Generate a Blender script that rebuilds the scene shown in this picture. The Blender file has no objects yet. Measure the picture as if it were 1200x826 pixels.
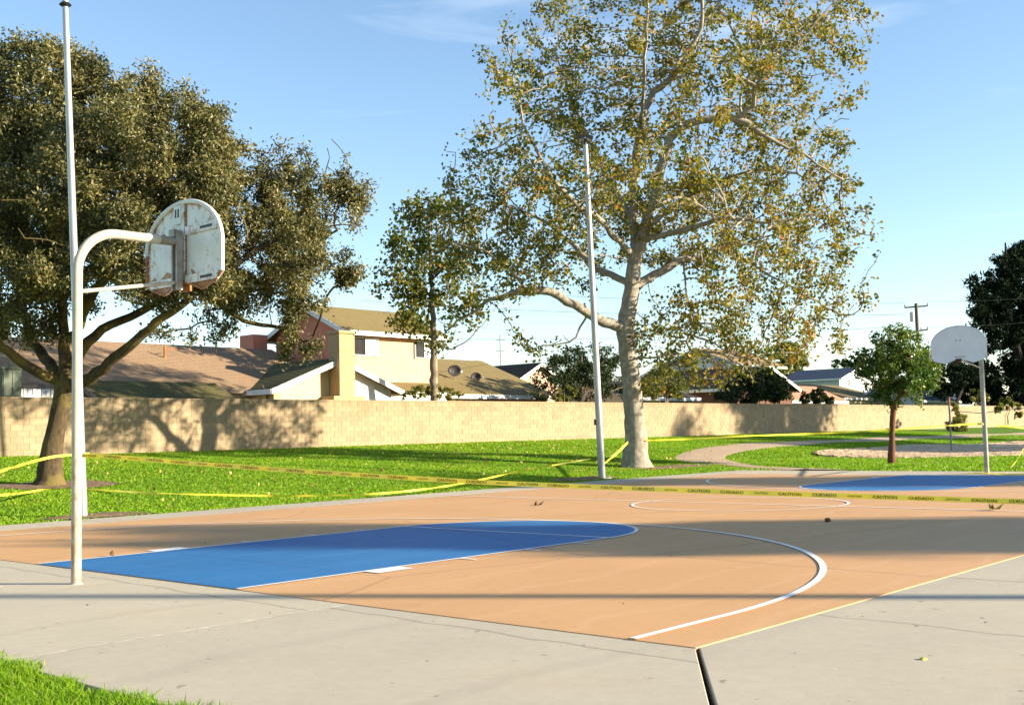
import bpy, math, random
import numpy as np
from mathutils import Vector, Matrix, Euler
random.seed(7)
rng = np.random.default_rng(11)
SC = bpy.context.scene
COL = SC.collection
R_ = math.radians

# ------------------------------------------------------------------ camera, sky, sun, exposure
CAM = np.array([-6.1530, -10.8369, 1.3597])
CR = np.array([0.66622079, -0.74542409, -0.02219884])
CU = np.array([-0.03809044, -0.06374116, 0.99723928])
CF = np.array([0.74478116, 0.66353598, 0.07085922])
FPX = 1336.09
cd = bpy.data.cameras.new('camera'); cam = bpy.data.objects.new('camera', cd); COL.objects.link(cam)
cam.matrix_world = Matrix(((CR[0], CU[0], -CF[0], CAM[0]), (CR[1], CU[1], -CF[1], CAM[1]), (CR[2], CU[2], -CF[2], CAM[2]), (0, 0, 0, 1)))
cd.sensor_width = 36; cd.lens = FPX / 1200 * 36; cd.clip_start = .05; cd.clip_end = 6000
SC.camera = cam
SUN_AZ = R_(-57.5)      # direction towards the sun, measured from +X
SUN_EL = R_(16.0)
W = bpy.data.worlds.new("World"); SC.world = W; W.use_nodes = True
nt = W.node_tree; nt.nodes.clear()
out = nt.nodes.new('ShaderNodeOutputWorld'); bg = nt.nodes.new('ShaderNodeBackground')
sky = nt.nodes.new('ShaderNodeTexSky'); sky.sky_type = 'NISHITA'; sky.sun_disc = False
sky.sun_elevation = SUN_EL; sky.sun_rotation = math.pi / 2 - SUN_AZ
sky.altitude = 0; sky.air_density = 1.0; sky.dust_density = 0.15; sky.ozone_density = 2.2
bg.inputs[1].default_value = 0.09
# thin high cloud, laid out by direction of view
tc = nt.nodes.new('ShaderNodeTexCoord'); mp = nt.nodes.new('ShaderNodeMapping'); mp.inputs['Scale'].default_value = (1.2, 1.2, 9)
mp.inputs['Rotation'].default_value = (R_(6), R_(-4), R_(20))
ns = nt.nodes.new('ShaderNodeTexNoise'); ns.inputs['Scale'].default_value = 2.3; ns.inputs['Detail'].default_value = 7; ns.inputs['Roughness'].default_value = .55; ns.inputs['Distortion'].default_value = .5
rp = nt.nodes.new('ShaderNodeValToRGB'); rp.color_ramp.elements[0].position = .57; rp.color_ramp.elements[1].position = .78
rp.color_ramp.elements[0].color = (0, 0, 0, 1); rp.color_ramp.elements[1].color = (.28, .28, .28, 1)
mx = nt.nodes.new('ShaderNodeMixRGB'); mx.inputs[2].default_value = (5.2, 5.6, 5.9, 1)
L = nt.links.new
L(tc.outputs['Generated'], mp.inputs[0]); L(mp.outputs[0], ns.inputs[0]); L(ns.outputs[0], rp.inputs[0])
tn = nt.nodes.new('ShaderNodeMixRGB'); tn.blend_type = 'MULTIPLY'; tn.inputs[0].default_value = 1; tn.inputs[2].default_value = (1.02, 1.01, 1.0, 1)
L(rp.outputs[0], mx.inputs[0]); L(sky.outputs[0], tn.inputs[1]); L(tn.outputs[0], mx.inputs[1]); L(mx.outputs[0], bg.inputs[0]); L(bg.outputs[0], out.inputs[0])
sd = bpy.data.lights.new('sun', 'SUN'); sd.energy = 5.0; sd.angle = R_(.53); sd.color = (1.0, .87, .66)
sun = bpy.data.objects.new('sun', sd); COL.objects.link(sun)
sv = Vector((math.cos(SUN_AZ) * math.cos(SUN_EL), math.sin(SUN_AZ) * math.cos(SUN_EL), math.sin(SUN_EL)))
sun.rotation_euler = sv.to_track_quat('Z', 'Y').to_euler(); sun.location = (10, -30, 25)
SC.view_settings.view_transform = 'Standard'; SC.view_settings.look = 'None'; SC.view_settings.gamma = 1
SC.view_settings.exposure = 1.66
SC.cycles.max_bounces = 6; SC.cycles.transparent_max_bounces = 4

# ------------------------------------------------------------------ placement helpers (photo pixel -> world point)
def ray(px, py): return CF + (px - 600) / FPX * CR - (py - 413) / FPX * CU
def at(px, py, d): return CAM + d * ray(px, py)
def on_y(px, py, Y):
    D = ray(px, py); return CAM + (Y - CAM[1]) / D[1] * D
def terr(x, y):
    x = np.asarray(x, float); y = np.asarray(y, float)
    s = np.clip((y - 9) / 15.8, 0, 1); s2 = np.clip((y - 9) / 15.8, 0, 1) ** 2 * (3 - 2 * s)
    z = .5 * s + .5 * s2
    und = .05 * np.sin(x * .21 + 1) * np.sin(y * .33) + .03 * np.sin(x * .53 + y * .4)
    return z + und * np.clip((y - 9) / 4, 0, 1) * np.clip((25 - y) / 4, 0, 1)
def hit(px, py):
    D = ray(px, py); t = 4.0
    while t < 400:
        P = CAM + t * D
        if P[2] < terr(P[0], P[1]): break
        t += .03 if t < 60 else .1
    return P

# ------------------------------------------------------------------ materials
MATS = {}
def nodes_mat(name):
    m = bpy.data.materials.new(name); m.use_nodes = True
    n = m.node_tree; b = n.nodes['Principled BSDF']; return m, n, b
def noise(n, vec, scale, detail=4, rough=.55, dist=0):
    t = n.nodes.new('ShaderNodeTexNoise'); t.inputs['Scale'].default_value = scale; t.inputs['Detail'].default_value = detail
    t.inputs['Roughness'].default_value = rough; t.inputs['Distortion'].default_value = dist
    if vec is not None: n.links.new(vec, t.inputs[0])
    return t.outputs[0]
def mapped(n, scale=(1, 1, 1), coord='Object', rot=(0, 0, 0)):
    c = n.nodes.new('ShaderNodeTexCoord'); m = n.nodes.new('ShaderNodeMapping'); m.inputs['Scale'].default_value = scale; m.inputs['Rotation'].default_value = rot
    n.links.new(c.outputs[coord], m.inputs[0]); return m.outputs[0]
def ramp(n, fac, stops):
    r = n.nodes.new('ShaderNodeValToRGB'); e = r.color_ramp.elements
    while len(e) < len(stops): e.new(.5)
    for i, (p, c) in enumerate(stops):
        e[i].position = p; e[i].color = tuple(c) + (1,) if len(c) == 3 else c
    n.links.new(fac, r.inputs[0]); return r.outputs[0]
def mix(n, fac, a, b, mode='MIX'):
    x = n.nodes.new('ShaderNodeMixRGB'); x.blend_type = mode
    for i, v in ((0, fac), (1, a), (2, b)):
        if isinstance(v, (int, float)): x.inputs[i].default_value = v
        elif isinstance(v, tuple): x.inputs[i].default_value = tuple(v) + (1,)
        else: n.links.new(v, x.inputs[i])
    return x.outputs[0]
def bump(n, b, h, strength=.3, dist=.01):
    k = n.nodes.new('ShaderNodeBump'); k.inputs['Strength'].default_value = strength; k.inputs['Distance'].default_value = dist
    n.links.new(h, k.inputs['Height']); n.links.new(k.outputs[0], b.inputs['Normal'])
def mat(name, c1, c2=None, scale=6, rough=.8, metal=0, bmp=.2, bscale=None, bd=.005, stretch=(1, 1, 1), lo=.35, hi=.65, spec=.4, obj_var=0, detail=5):
    if name in MATS: return MATS[name]
    m, n, b = nodes_mat(name)
    v = mapped(n, stretch)
    c2 = c2 or tuple(x * .8 for x in c1)
    col = ramp(n, noise(n, v, scale, detail), [(lo, c2), (hi, c1)])
    if obj_var:
        oi = n.nodes.new('ShaderNodeObjectInfo')
        col = mix(n, 1.0, col, ramp(n, oi.outputs['Random'], [(0, (1 - obj_var,) * 3), (1, (1 + obj_var * .3, 1, 1 - obj_var * .2))]), 'MULTIPLY')
    n.links.new(col, b.inputs['Base Color']); b.inputs['Roughness'].default_value = rough; b.inputs['Metallic'].default_value = metal
    b.inputs['Specular IOR Level'].default_value = spec
    if bmp: bump(n, b, noise(n, v, bscale or scale * 6, 4), bmp, bd)
    MATS[name] = m; return m
def leaf_mat(name, stops, trans=.3, rough=.5, spec=.35, tcol=1.6):
    m, n, b = nodes_mat(name)
    a = n.nodes.new('ShaderNodeAttribute'); a.attribute_name = 'tint'
    col = ramp(n, a.outputs['Fac'], stops)
    n.links.new(col, b.inputs['Base Color']); b.inputs['Roughness'].default_value = rough; b.inputs['Specular IOR Level'].default_value = spec
    t = n.nodes.new('ShaderNodeBsdfTranslucent'); n.links.new(mix(n, 1.0, col, (tcol, tcol * 1.05, tcol * .6), 'MULTIPLY'), t.inputs[0])
    s = n.nodes.new('ShaderNodeMixShader'); s.inputs[0].default_value = trans
    n.links.new(b.outputs[0], s.inputs[1]); n.links.new(t.outputs[0], s.inputs[2])
    n.links.new(s.outputs[0], n.nodes['Material Output'].inputs[0]); return m

# concrete with specks, stains and fine relief
def concrete(name, base, dark, speck=.62):
    m, n, b = nodes_mat(name); v = mapped(n)
    oi = n.nodes.new('ShaderNodeObjectInfo')
    col = ramp(n, noise(n, v, .7, 6, .6, .3), [(.3, dark), (.7, base)])
    col = mix(n, .35, col, ramp(n, noise(n, v, 9, 6, .7), [(.3, tuple(x * .8 for x in base)), (.7, tuple(min(1, x * 1.1) for x in base))]))
    sv_ = mapped(n, (1, 1, 1)); st = noise(n, sv_, 7.5, 2, .5)
    col = mix(n, ramp(n, st, [(speck + .08, (0, 0, 0)), (speck + .12, (.55, .55, .55))]), col, (.10, .085, .07))
    ru = noise(n, sv_, .45, 3, .5)
    col = mix(n, ramp(n, ru, [(.62, (0, 0, 0)), (.78, (.35, .35, .35))]), col, (.42, .27, .16))
    tr = n.nodes.new('ShaderNodeTexWave'); tr.wave_type = 'RINGS'; tr.inputs['Scale'].default_value = .23; tr.inputs['Distortion'].default_value = 3; tr.inputs['Detail'].default_value = 3
    n.links.new(mapped(n, (1, .7, 1)), tr.inputs[0])
    col = mix(n, ramp(n, tr.outputs[0], [(.95, (0, 0, 0)), (1.0, (.10, .10, .10))]), col, (.16, .15, .14))
    col = mix(n, 1.0, col, ramp(n, oi.outputs['Random'], [(0, (.93, .93, .93)), (1, (1.05, 1.04, 1.0))]), 'MULTIPLY')
    n.links.new(col, b.inputs['Base Color']); b.inputs['Roughness'].default_value = .88; b.inputs['Specular IOR Level'].default_value = .3
    vo = n.nodes.new('ShaderNodeTexVoronoi'); vo.feature = 'DISTANCE_TO_EDGE'; vo.inputs['Scale'].default_value = .21
    cc_ = n.nodes.new('ShaderNodeTexNoise'); cc_.inputs['Scale'].default_value = 1.6; cc_.inputs['Detail'].default_value = 6; n.links.new(v, cc_.inputs[0]); n.links.new(mix(n, .16, v, cc_.outputs[1]), vo.inputs[0])
    col = mix(n, ramp(n, vo.outputs[0], [(0, (.6, .6, .6)), (.003, (0, 0, 0))]), col, (.13, .11, .09))
    col = mix(n, ramp(n, noise(n, v, 19, 2, .5), [(.73, (0, 0, 0)), (.76, (.6, .6, .6))]), col, (.13, .11, .09))
    n.links.new(col, b.inputs['Base Color'])
    bump(n, b, noise(n, v, 60, 6, .7), .35, .004); return m
CONC = concrete('weathered_concrete', (.46, .405, .31), (.385, .34, .265))
def courtpaint(name, c, c2, sheen=.35):
    m, n, b = nodes_mat(name); v = mapped(n)
    col = ramp(n, noise(n, v, .35, 6, .6, .5), [(.35, c2), (.65, c)])
    col = mix(n, .25, col, ramp(n, noise(n, v, 14, 6, .7), [(.3, tuple(x * .75 for x in c)), (.7, tuple(min(1, x * 1.15) for x in c))]))
    sc = n.nodes.new('ShaderNodeTexWave'); sc.wave_type = 'RINGS'; sc.inputs['Scale'].default_value = .35; sc.inputs['Distortion'].default_value = 6; sc.inputs['Detail'].default_value = 4
    n.links.new(v, sc.inputs[0])
    col = mix(n, ramp(n, sc.outputs[0], [(.94, (0, 0, 0)), (1.0, (.14, .14, .14))]), col, tuple(min(1, x + .12) for x in c))
    n.links.new(col, b.inputs['Base Color']); b.inputs['Roughness'].default_value = .62; b.inputs['Specular IOR Level'].default_value = sheen
    col = mix(n, ramp(n, noise(n, mapped(n, (1, 1.6, 1), rot=(0, 0, .5)), 1.1, 8, .7, 1.2), [(.56, (0, 0, 0)), (.72, (.28, .28, .28))]), col, tuple(x * .62 for x in c))
    col = mix(n, ramp(n, noise(n, mapped(n, (9, .5, 1), rot=(0, 0, .7)), 2.2, 4, .6, .4), [(.66, (0, 0, 0)), (.74, (.2, .2, .2))]), col, tuple(min(1, x * 1.35 + .03) for x in c))
    vo = n.nodes.new('ShaderNodeTexVoronoi'); vo.feature = 'DISTANCE_TO_EDGE'; vo.inputs['Scale'].default_value = .16; wv = noise(n, v, 1.3, 5, .6); 
    mxv = n.nodes.new('ShaderNodeMixRGB'); mxv.inputs[0].default_value = .14; n.links.new(v, mxv.inputs[1]); cc_ = n.nodes.new('ShaderNodeTexNoise'); cc_.inputs['Scale'].default_value = 1.3; n.links.new(v, cc_.inputs[0]); n.links.new(cc_.outputs[1], mxv.inputs[2]); n.links.new(mxv.outputs[0], vo.inputs[0])
    col = mix(n, ramp(n, vo.outputs[0], [(0, (.5, .5, .5)), (.0035, (0, 0, 0))]), col, tuple(x * .45 for x in c))
    n.links.new(col, b.inputs['Base Color']); bump(n, b, noise(n, v, 90, 5, .7), .3, .003); return m
ORANGE = courtpaint('orange_court_paint', (.56, .315, .140), (.49, .268, .115))
BLUE = courtpaint('blue_court_paint', (.014, .145, .36), (.010, .12, .31), .45)
def linepaint():
    m, n, b = nodes_mat('white_line_paint'); v = mapped(n)
    col = ramp(n, noise(n, v, 20, 6, .7), [(.3, (.62, .60, .56)), (.5, (.80, .79, .76))])
    n.links.new(col, b.inputs['Base Color']); b.inputs['Roughness'].default_value = .6; return m
LINE = linepaint()
SEAL = mat('pale_joint_sealant', (.62, .56, .45), (.45, .38, .28), 9, .8)
JOINT_DARK = mat('dark_joint_filler', (.025, .022, .02), (.012, .011, .01), 12, .9)
def lawn_mat():
    m, n, b = nodes_mat('lawn_soil_and_grass'); v = mapped(n)
    a = noise(n, v, .35, 5, .6, .3)
    col = ramp(n, a, [(.3, (.085, .185, .008)), (.55, (.115, .22, .010)), (.75, (.19, .235, .022))])
    col = mix(n, .6, col, ramp(n, noise(n, v, 5.5, 6, .75), [(.3, (.045, .11, .008)), (.6, (.10, .20, .016)), (.8, (.20, .21, .05))]))
    n.links.new(col, b.inputs['Base Color']); b.inputs['Roughness'].default_value = .9; b.inputs['Specular IOR Level'].default_value = .15
    bump(n, b, noise(n, v, 26, 6, .8), 1.0, .07); return m
LAWN = lawn_mat()
GRASS = leaf_mat('grass_blade', [(0, (.075, .17, .006)), (.45, (.145, .27, .008)), (.8, (.21, .32, .012)), (1, (.34, .30, .08))], .3, .55, .2)
DIRT = mat('bare_soil', (.22, .14, .075), (.12, .075, .04), 5, .95, bmp=.8, bd=.03)
SAND = mat('raked_sand', (.56, .40, .25), (.40, .28, .16), 1.6, .95, bmp=1.0, bscale=3.5, bd=.12)
PATHM = mat('tan_path_surface', (.40, .29, .18), (.33, .235, .145), 1.2, .9, bmp=.3)
STEEL = mat('galvanised_steel', (.46, .46, .46), (.35, .35, .36), 4, .42, .55, .05, stretch=(1, 1, .25))
POLEPAINT = None
def painted_pole():
    m, n, b = nodes_mat('cream_painted_pole'); v = mapped(n, (1, 1, .35))
    col = ramp(n, noise(n, v, 7, 6, .7), [(.3, (.38, .31, .22)), (.62, (.52, .46, .36))])
    g = n.nodes.new('ShaderNodeNewGeometry'); sp = n.nodes.new('ShaderNodeSeparateXYZ'); n.links.new(g.outputs['Position'], sp.inputs[0])
    mr = n.nodes.new('ShaderNodeMapRange'); mr.inputs[1].default_value = .2; mr.inputs[2].default_value = 2.6; mr.inputs[3].default_value = .16; mr.inputs[4].default_value = -.08
    n.links.new(sp.outputs[2], mr.inputs[0])
    ad = n.nodes.new('ShaderNodeMath'); ad.operation = 'ADD'; n.links.new(mr.outputs[0], ad.inputs[0]); n.links.new(noise(n, v, 16, 7, .75), ad.inputs[1])
    col = mix(n, ramp(n, ad.outputs[0], [(.58, (0, 0, 0)), (.72, (.8, .8, .8))]), col, (.33, .17, .07))
    n.links.new(col, b.inputs['Base Color']); b.inputs['Roughness'].default_value = .45; bump(n, b, noise(n, v, 50, 3), .15, .002); return m
POLEPAINT = painted_pole()
def rusty_white(name, amt):
    m, n, b = nodes_mat(name); v = mapped(n)
    base = ramp(n, noise(n, v, 5, 5), [(.3, (.68, .66, .62)), (.7, (.80, .78, .73))])
    # rust gathers along the rolled edge, the seams and the foot of the board (board-local coordinates)
    a = n.nodes.new('ShaderNodeAttribute'); a.attribute_name = 'tint'
    nz = noise(n, v, 11, 8, .75, .6)
    ad = n.nodes.new('ShaderNodeMath'); ad.operation = 'MULTIPLY_ADD'; n.links.new(a.outputs['Fac'], ad.inputs[0]); ad.inputs[1].default_value = .42; n.links.new(nz, ad.inputs[2])
    rust = ramp(n, noise(n, v, 30, 5), [(.3, (.20, .055, .012)), (.6, (.46, .17, .035)), (.8, (.58, .30, .10))])
    col = mix(n, ramp(n, ad.outputs[0], [(amt, (0, 0, 0)), (amt + .07, (.55, .55, .55)), (amt + .16, (1, 1, 1))]), base, rust)
    n.links.new(col, b.inputs['Base Color']); b.inputs['Roughness'].default_value = .5; bump(n, b, nz, .2, .004); return m
RUSTWHITE = rusty_white('rusty_white_enamel', .60)
BOARDWHITE = mat('board_front_paint', (.76, .76, .77), (.68, .69, .70), 3, .4, bmp=.02)
GREYMETAL = mat('dull_grey_bracket', (.36, .34, .31), (.26, .21, .16), 9, .5, .3, .1)
RUST = mat('rusty_iron', (.42, .17, .05), (.20, .07, .02), 12, .8, .2, .4)
BLACK = mat('black_plastic', (.02, .02, .022), (.012, .012, .012), 8, .5)
LENS = mat('lamp_glass', (.55, .54, .48), (.45, .44, .4), 8, .15)
ROPE = mat('grey_cable', (.22, .2, .18), (.15, .14, .12), 8, .7)

# ------------------------------------------------------------------ mesh helpers
class MB:
    def __init__(s): s.v = []; s.f = []
    def add(s, vs, fs):
        o = len(s.v); s.v += [tuple(map(float, p)) for p in vs]; s.f += [tuple(i + o for i in f) for f in fs]; return s
    def box(s, x0, x1, y0, y1, z0, z1):
        return s.add([(x0, y0, z0), (x1, y0, z0), (x1, y1, z0), (x0, y1, z0), (x0, y0, z1), (x1, y0, z1), (x1, y1, z1), (x0, y1, z1)],
                     [(0, 3, 2, 1), (4, 5, 6, 7), (0, 1, 5, 4), (1, 2, 6, 5), (2, 3, 7, 6), (3, 0, 4, 7)])
    def prism(s, poly, ax, a, b):
        """closed polygon extruded along axis ax (0,1,2) from a to b"""
        n = len(poly)
        def P(q, t):
            l = list(q); l.insert(ax, t); return l
        vs = [P(q, a) for q in poly] + [P(q, b) for q in poly]
        return s.add(vs, [tuple(range(n))[::-1], tuple(range(n, 2 * n))] + [(i, (i + 1) % n, n + (i + 1) % n, n + i) for i in range(n)])
    def slab(s, pts, t):
        """thick sheet below four (or more) corner points"""
        n = len(pts); P = [np.array(p, float) for p in pts]; nn = np.cross(P[1] - P[0], P[2] - P[0]); nn /= np.linalg.norm(nn)
        if nn[2] < 0: nn = -nn
        vs = P + [p - nn * t for p in P]
        return s.add(vs, [tuple(range(n)), tuple(range(n, 2 * n))[::-1]] + [(i, n + i, n + (i + 1) % n, (i + 1) % n) for i in range(n)])
    def tube(s, pts, rad, n=10, cap=True):
        pts = [np.array(p, float) for p in pts]; m = len(pts)
        if np.isscalar(rad): rad = [rad] * m
        o = len(s.v); T = []
        for i in range(m):
            d = pts[min(i + 1, m - 1)] - pts[max(i - 1, 0)]; T.append(d / (np.linalg.norm(d) + 1e-9))
        u = np.cross(T[0], (0, 0, 1.)) if abs(T[0][2]) < .9 else np.cross(T[0], (1., 0, 0))
        u /= np.linalg.norm(u)
        for i in range(m):
            u = u - T[i] * (u @ T[i]); u /= (np.linalg.norm(u) + 1e-9); w = np.cross(T[i], u)
            for k in range(n):
                a = 2 * math.pi * k / n; s.v.append(tuple(pts[i] + rad[i] * (math.cos(a) * u + math.sin(a) * w)))
        for i in range(m - 1):
            for k in range(n):
                a = o + i * n + k; b = o + i * n + (k + 1) % n; s.f.append((a, b, b + n, a + n))
        if cap:
            s.f.append(tuple(o + k for k in range(n))[::-1]); s.f.append(tuple(o + (m - 1) * n + k for k in range(n)))
        return s
    def build(s, name, m, parent=None, smooth=False, loc=None, bevel=0):
        me = bpy.data.meshes.new(name); me.from_pydata(s.v, [], s.f); me.validate(); me.update()
        if smooth:
            me.polygons.foreach_set('use_smooth', [True] * len(me.polygons))
            try: me.set_sharp_from_angle(angle=R_(45))
            except Exception: pass
        o = bpy.data.objects.new(name, me); COL.objects.link(o); me.materials.append(m)
        if parent: o.parent = parent
        if loc is not None: o.location = loc
        if bevel:
            bv = o.modifiers.new('bevel', 'BEVEL'); bv.width = bevel; bv.segments = 2; bv.limit_method = 'ANGLE'
        return o
def tag(o, label=None, cat=None, group=None, kind=None):
    if label: o['label'] = label
    if cat: o['category'] = cat
    if group: o['group'] = group
    if kind: o['kind'] = kind
    return o
def empty(name, label, cat, loc=(0, 0, 0), group=None):
    o = bpy.data.objects.new(name, None); COL.objects.link(o); o.location = tuple(float(a) for a in loc); o.empty_display_size = .2
    return tag(o, label, cat, group)
def fast_mesh(name, verts, faces, m, parent=None, tint=None, smooth=False):
    """verts (N,3), faces (M,k) with constant k, optional per-face tint"""
    me = bpy.data.meshes.new(name); N, k = faces.shape
    me.vertices.add(len(verts)); me.vertices.foreach_set('co', np.ascontiguousarray(verts, dtype=np.float32).ravel())
    me.loops.add(N * k); me.loops.foreach_set('vertex_index', np.ascontiguousarray(faces, dtype=np.int32).ravel())
    me.polygons.add(N); me.polygons.foreach_set('loop_start', np.arange(0, N * k, k, dtype=np.int32))
    if tint is not None:
        at_ = me.attributes.new('tint', 'FLOAT', 'FACE'); at_.data.foreach_set('value', np.ascontiguousarray(tint, dtype=np.float32))
    me.update(calc_edges=True)
    me.polygons.foreach_set('use_smooth', np.full(N, bool(smooth)))
    me.materials.append(m)
    o = bpy.data.objects.new(name, me); COL.objects.link(o)
    if parent: o.parent = parent
    return o
def unit(a): return a / (np.linalg.norm(a, axis=-1, keepdims=True) + 1e-9)
def leaves(name, C, size, m, parent=None, aspect=.6, tint=None, up=.3, droop=0, origin=(0, 0, 0), spread=.35):
    """one kite-shaped, slightly folded leaf per centre"""
    N = len(C); C = C - np.asarray(origin)
    s = size * rng.uniform(1 - spread, 1 + spread, N)[:, None]
    d = unit(rng.normal(size=(N, 3)) + np.array([0, 0, -droop])); nrm = unit(rng.normal(size=(N, 3)) + np.array([0, 0, up]))
    w = unit(np.cross(d, nrm)); nn = np.cross(w, d)
    V = np.empty((N, 4, 3)); V[:, 0] = C - d * s * .5; V[:, 1] = C + w * s * aspect * .5 - d * s * .05 + nn * s * .12
    V[:, 2] = C + d * s * .5; V[:, 3] = C - w * s * aspect * .5 - d * s * .05 + nn * s * .12
    F = np.arange(N * 4).reshape(N, 4)
    if tint is None: tint = rng.random(N)
    o = fast_mesh(name, V.reshape(-1, 3), F, m, parent, tint); o['kind'] = 'stuff'; return o

# ------------------------------------------------------------------ SETTING: lawn, slabs, court, lines, path, sand
def heightfield(name, xs, ys, m, f, kind='structure'):
    X, Y = np.meshgrid(xs, ys, indexing='ij'); Z = f(X, Y); V = np.stack([X, Y, Z], -1).reshape(-1, 3)
    nx, ny = len(xs), len(ys); i = (np.arange(nx - 1)[:, None] * ny + np.arange(ny - 1)[None]).ravel()
    F = np.stack([i, i + ny, i + ny + 1, i + 1], 1); o = fast_mesh(name, V, F, m, smooth=True); return tag(o, kind=kind)
xs = np.concatenate([[-2500, -800, -300, -120, -60, -30, -15], np.arange(-9, 120, .6), [130, 150, 180, 230, 350, 700, 3000]])
ys = np.concatenate([[-2500, -800, -300, -120, -60, -30], np.arange(-18, 8.6, .9), np.arange(8.7, 27, .5), [30, 40, 60, 100, 200, 500, 3000]])
def lawn_z(X, Y):
    z = terr(X, Y)
    inside = (X > -2.9) & (X < 27.2) & (Y < 8.72) & (Y > -14)
    return np.where(inside, -.16, z) - .01
lawn = heightfield('lawn', xs, ys, LAWN, lawn_z)

# grey concrete slabs round the painted court; each slab is a piece with open or sealed joints between
apron = MB().box(-2.85, 27.0, -13.6, 8.6, -.22, -.13).build('concrete_apron', JOINT_DARK); tag(apron, kind='structure')
g = .007
def slab_poly(poly, top=-.005, name='concrete_slab'):
    cx = sum(p[0] for p in poly) / len(poly); cy = sum(p[1] for p in poly) / len(poly)
    mb = MB(); mb.prism([(p[0] - cx, p[1] - cy) for p in poly], 2, -.11, 0)
    return mb.build(name, CONC, apron, loc=(cx, cy, top), bevel=.006)
ys_l = [.32, -3.5]
slab_poly([(-2.9, .32 + g), (-.004, .32 + g), (-.004, 4.1), (-2.9, 4.1)]); slab_poly([(-2.9, 4.1 + g * 2), (-.004, 4.1 + g * 2), (-.004, 8.7), (-2.9, 8.7)])
slab_poly([(-2.95, -3.5 + g), (-.004, -3.5 + g), (-.004, .32 - g), (-2.9, .32 - g)])
slab_poly([(-2.85, -3.5 - g), (-.004, -3.5 - g), (-.004, -6.84), (-2.95, -8.93)])
slab_poly([(.015, -6.858), (.03, -6.843), (4.1, -6.843), (4.1, -9.4), (-2.9, -9.4), (-2.9, -8.955)])
slab_poly([(-2.9, -9.415), (4.1, -9.415), (4.1, -13.4), (-2.9, -13.4)])
x = 4.1
while x < 26:
    x1 = min(x + 3.84, 27)
    slab_poly([(x + .012, -6.843), (x1, -6.843), (x1, -9.9), (x + .012, -9.9)]); slab_poly([(x + .012, -9.915), (x1, -9.915), (x1, -13.4), (x + .012, -13.4)])
    x = x1
x = -.004
while x < 26.9:
    x1 = min(x + 3.84, 27); slab_poly([(x + .012, 7.42), (x1, 7.42), (x1, 8.72), (x + .012, 8.72)]); x = x1
y = -6.84
while y < 7.4:
    y1 = min(y + 3.56, 7.41); slab_poly([(24.24, y + .012), (27, y + .012), (27, y1), (24.24, y1)]); y = y1
sealant = MB()
for yy, xa in ((.32, -1.1), (-3.5, -2.86)):
    n_ = 26; pts = [(xa + (0 - xa - .01) * i / n_, yy + random.uniform(-.006, .006)) for i in range(n_ + 1)]
    for (a, b) in zip(pts, pts[1:]):
        w1 = random.uniform(.012, .022); sealant.add([(a[0], a[1] - w1, -.004), (b[0], b[1] - w1, -.004), (b[0], b[1] + w1, -.004), (a[0], a[1] + w1, -.004)], [(0, 1, 2, 3)])
so = sealant.build('joint_sealant', SEAL, apron)

court = MB().box(0, 24.22, -6.84, 7.40, -.12, 0).build('court_surface', ORANGE, bevel=.002); tag(court, kind='structure')
FTD, HW = 5.62, 1.93; LEN = 24.19
def key_poly(x0, s):
    p = [(x0, -HW), (x0 + s * FTD, -HW)] + [(x0 + s * (FTD + HW * math.cos(t)), HW * math.sin(t)) for t in np.linspace(-math.pi / 2, math.pi / 2, 40)[1:-1]] + [(x0 + s * FTD, HW), (x0, HW)]
    return p if s > 0 else p[::-1]
for x0, s_ in ((.003, 1), (LEN, -1)):
    k = key_poly(x0, s_); o = MB().add([(a, b, .004) for a, b in k], [tuple(range(len(k)))]).build('key_paint', BLUE); tag(o, kind='structure')
def strip(pts, w, z=.008):
    mb = MB(); n = len(pts); L_ = []; R2 = []
    for i in range(n):
        a = np.array(pts[max(i - 1, 0)]); b = np.array(pts[min(i + 1, n - 1)]); t = (b - a) / np.linalg.norm(b - a); q = np.array([-t[1], t[0]]) * w / 2; p = np.array(pts[i])
        L_.append((*(p + q), z)); R2.append((*(p - q), z))
    return mb.add(L_ + R2, [(n + i, n + i + 1, i + 1, i) for i in range(n - 1)])
def line(name, pts, w=.05, z=.008): return tag(strip(pts, w, z).build(name, LINE), kind='structure')
def arc(cx, cy, r, a0, a1, n=64): return [(cx + r * math.cos(t), cy + r * math.sin(t)) for t in np.linspace(a0, a1, n)]
H = math.pi / 2
for x0, s_ in ((0, 1), (LEN, -1)):
    line('key_line', [(x0 + s_ * .005, -HW), (x0 + s_ * FTD, -HW)] + [(x0 + s_ * (FTD + HW * math.cos(t)), HW * math.sin(t)) for t in np.linspace(-H, H, 48)] + [(x0 + s_ * FTD, HW), (x0 + s_ * .005, HW)])
    line('free_throw_line', [(x0 + s_ * FTD, -HW - .12), (x0 + s_ * FTD, HW + .12)], z=.0092)
    R3, HX = 6.36, 1.19
    line('three_point_line', [(x0 + s_ * .005, -R3 - .0)] + [(x0 + s_ * (HX + R3 * math.cos(t)), R3 * math.sin(t)) for t in np.linspace(-H, H, 90)] + [(x0 + s_ * .005, R3)], w=.065, z=.0088)
    for sy in (-1, 1):
        y0, y1 = sy * (HW + .028), sy * (HW + .25)
        for xa, xb in ((1.5, 1.98), (2.88, 2.93), (3.95, 4.0), (4.87, 4.92)):
            a, b = sorted((x0 + s_ * xa, x0 + s_ * xb)); c, d = sorted((y0, y1))
            tag(MB().add([(a, c, .008), (b, c, .008), (b, d, .008), (a, d, .008)], [(0, 1, 2, 3)]).build('lane_mark', LINE), kind='structure')
line('halfway_line', [(LEN / 2, -6.78), (LEN / 2, 7.3)], w=.06)
line('centre_circle', arc(LEN / 2, 0, 1.92, 0, 2 * math.pi, 80), z=.0095)
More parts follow.
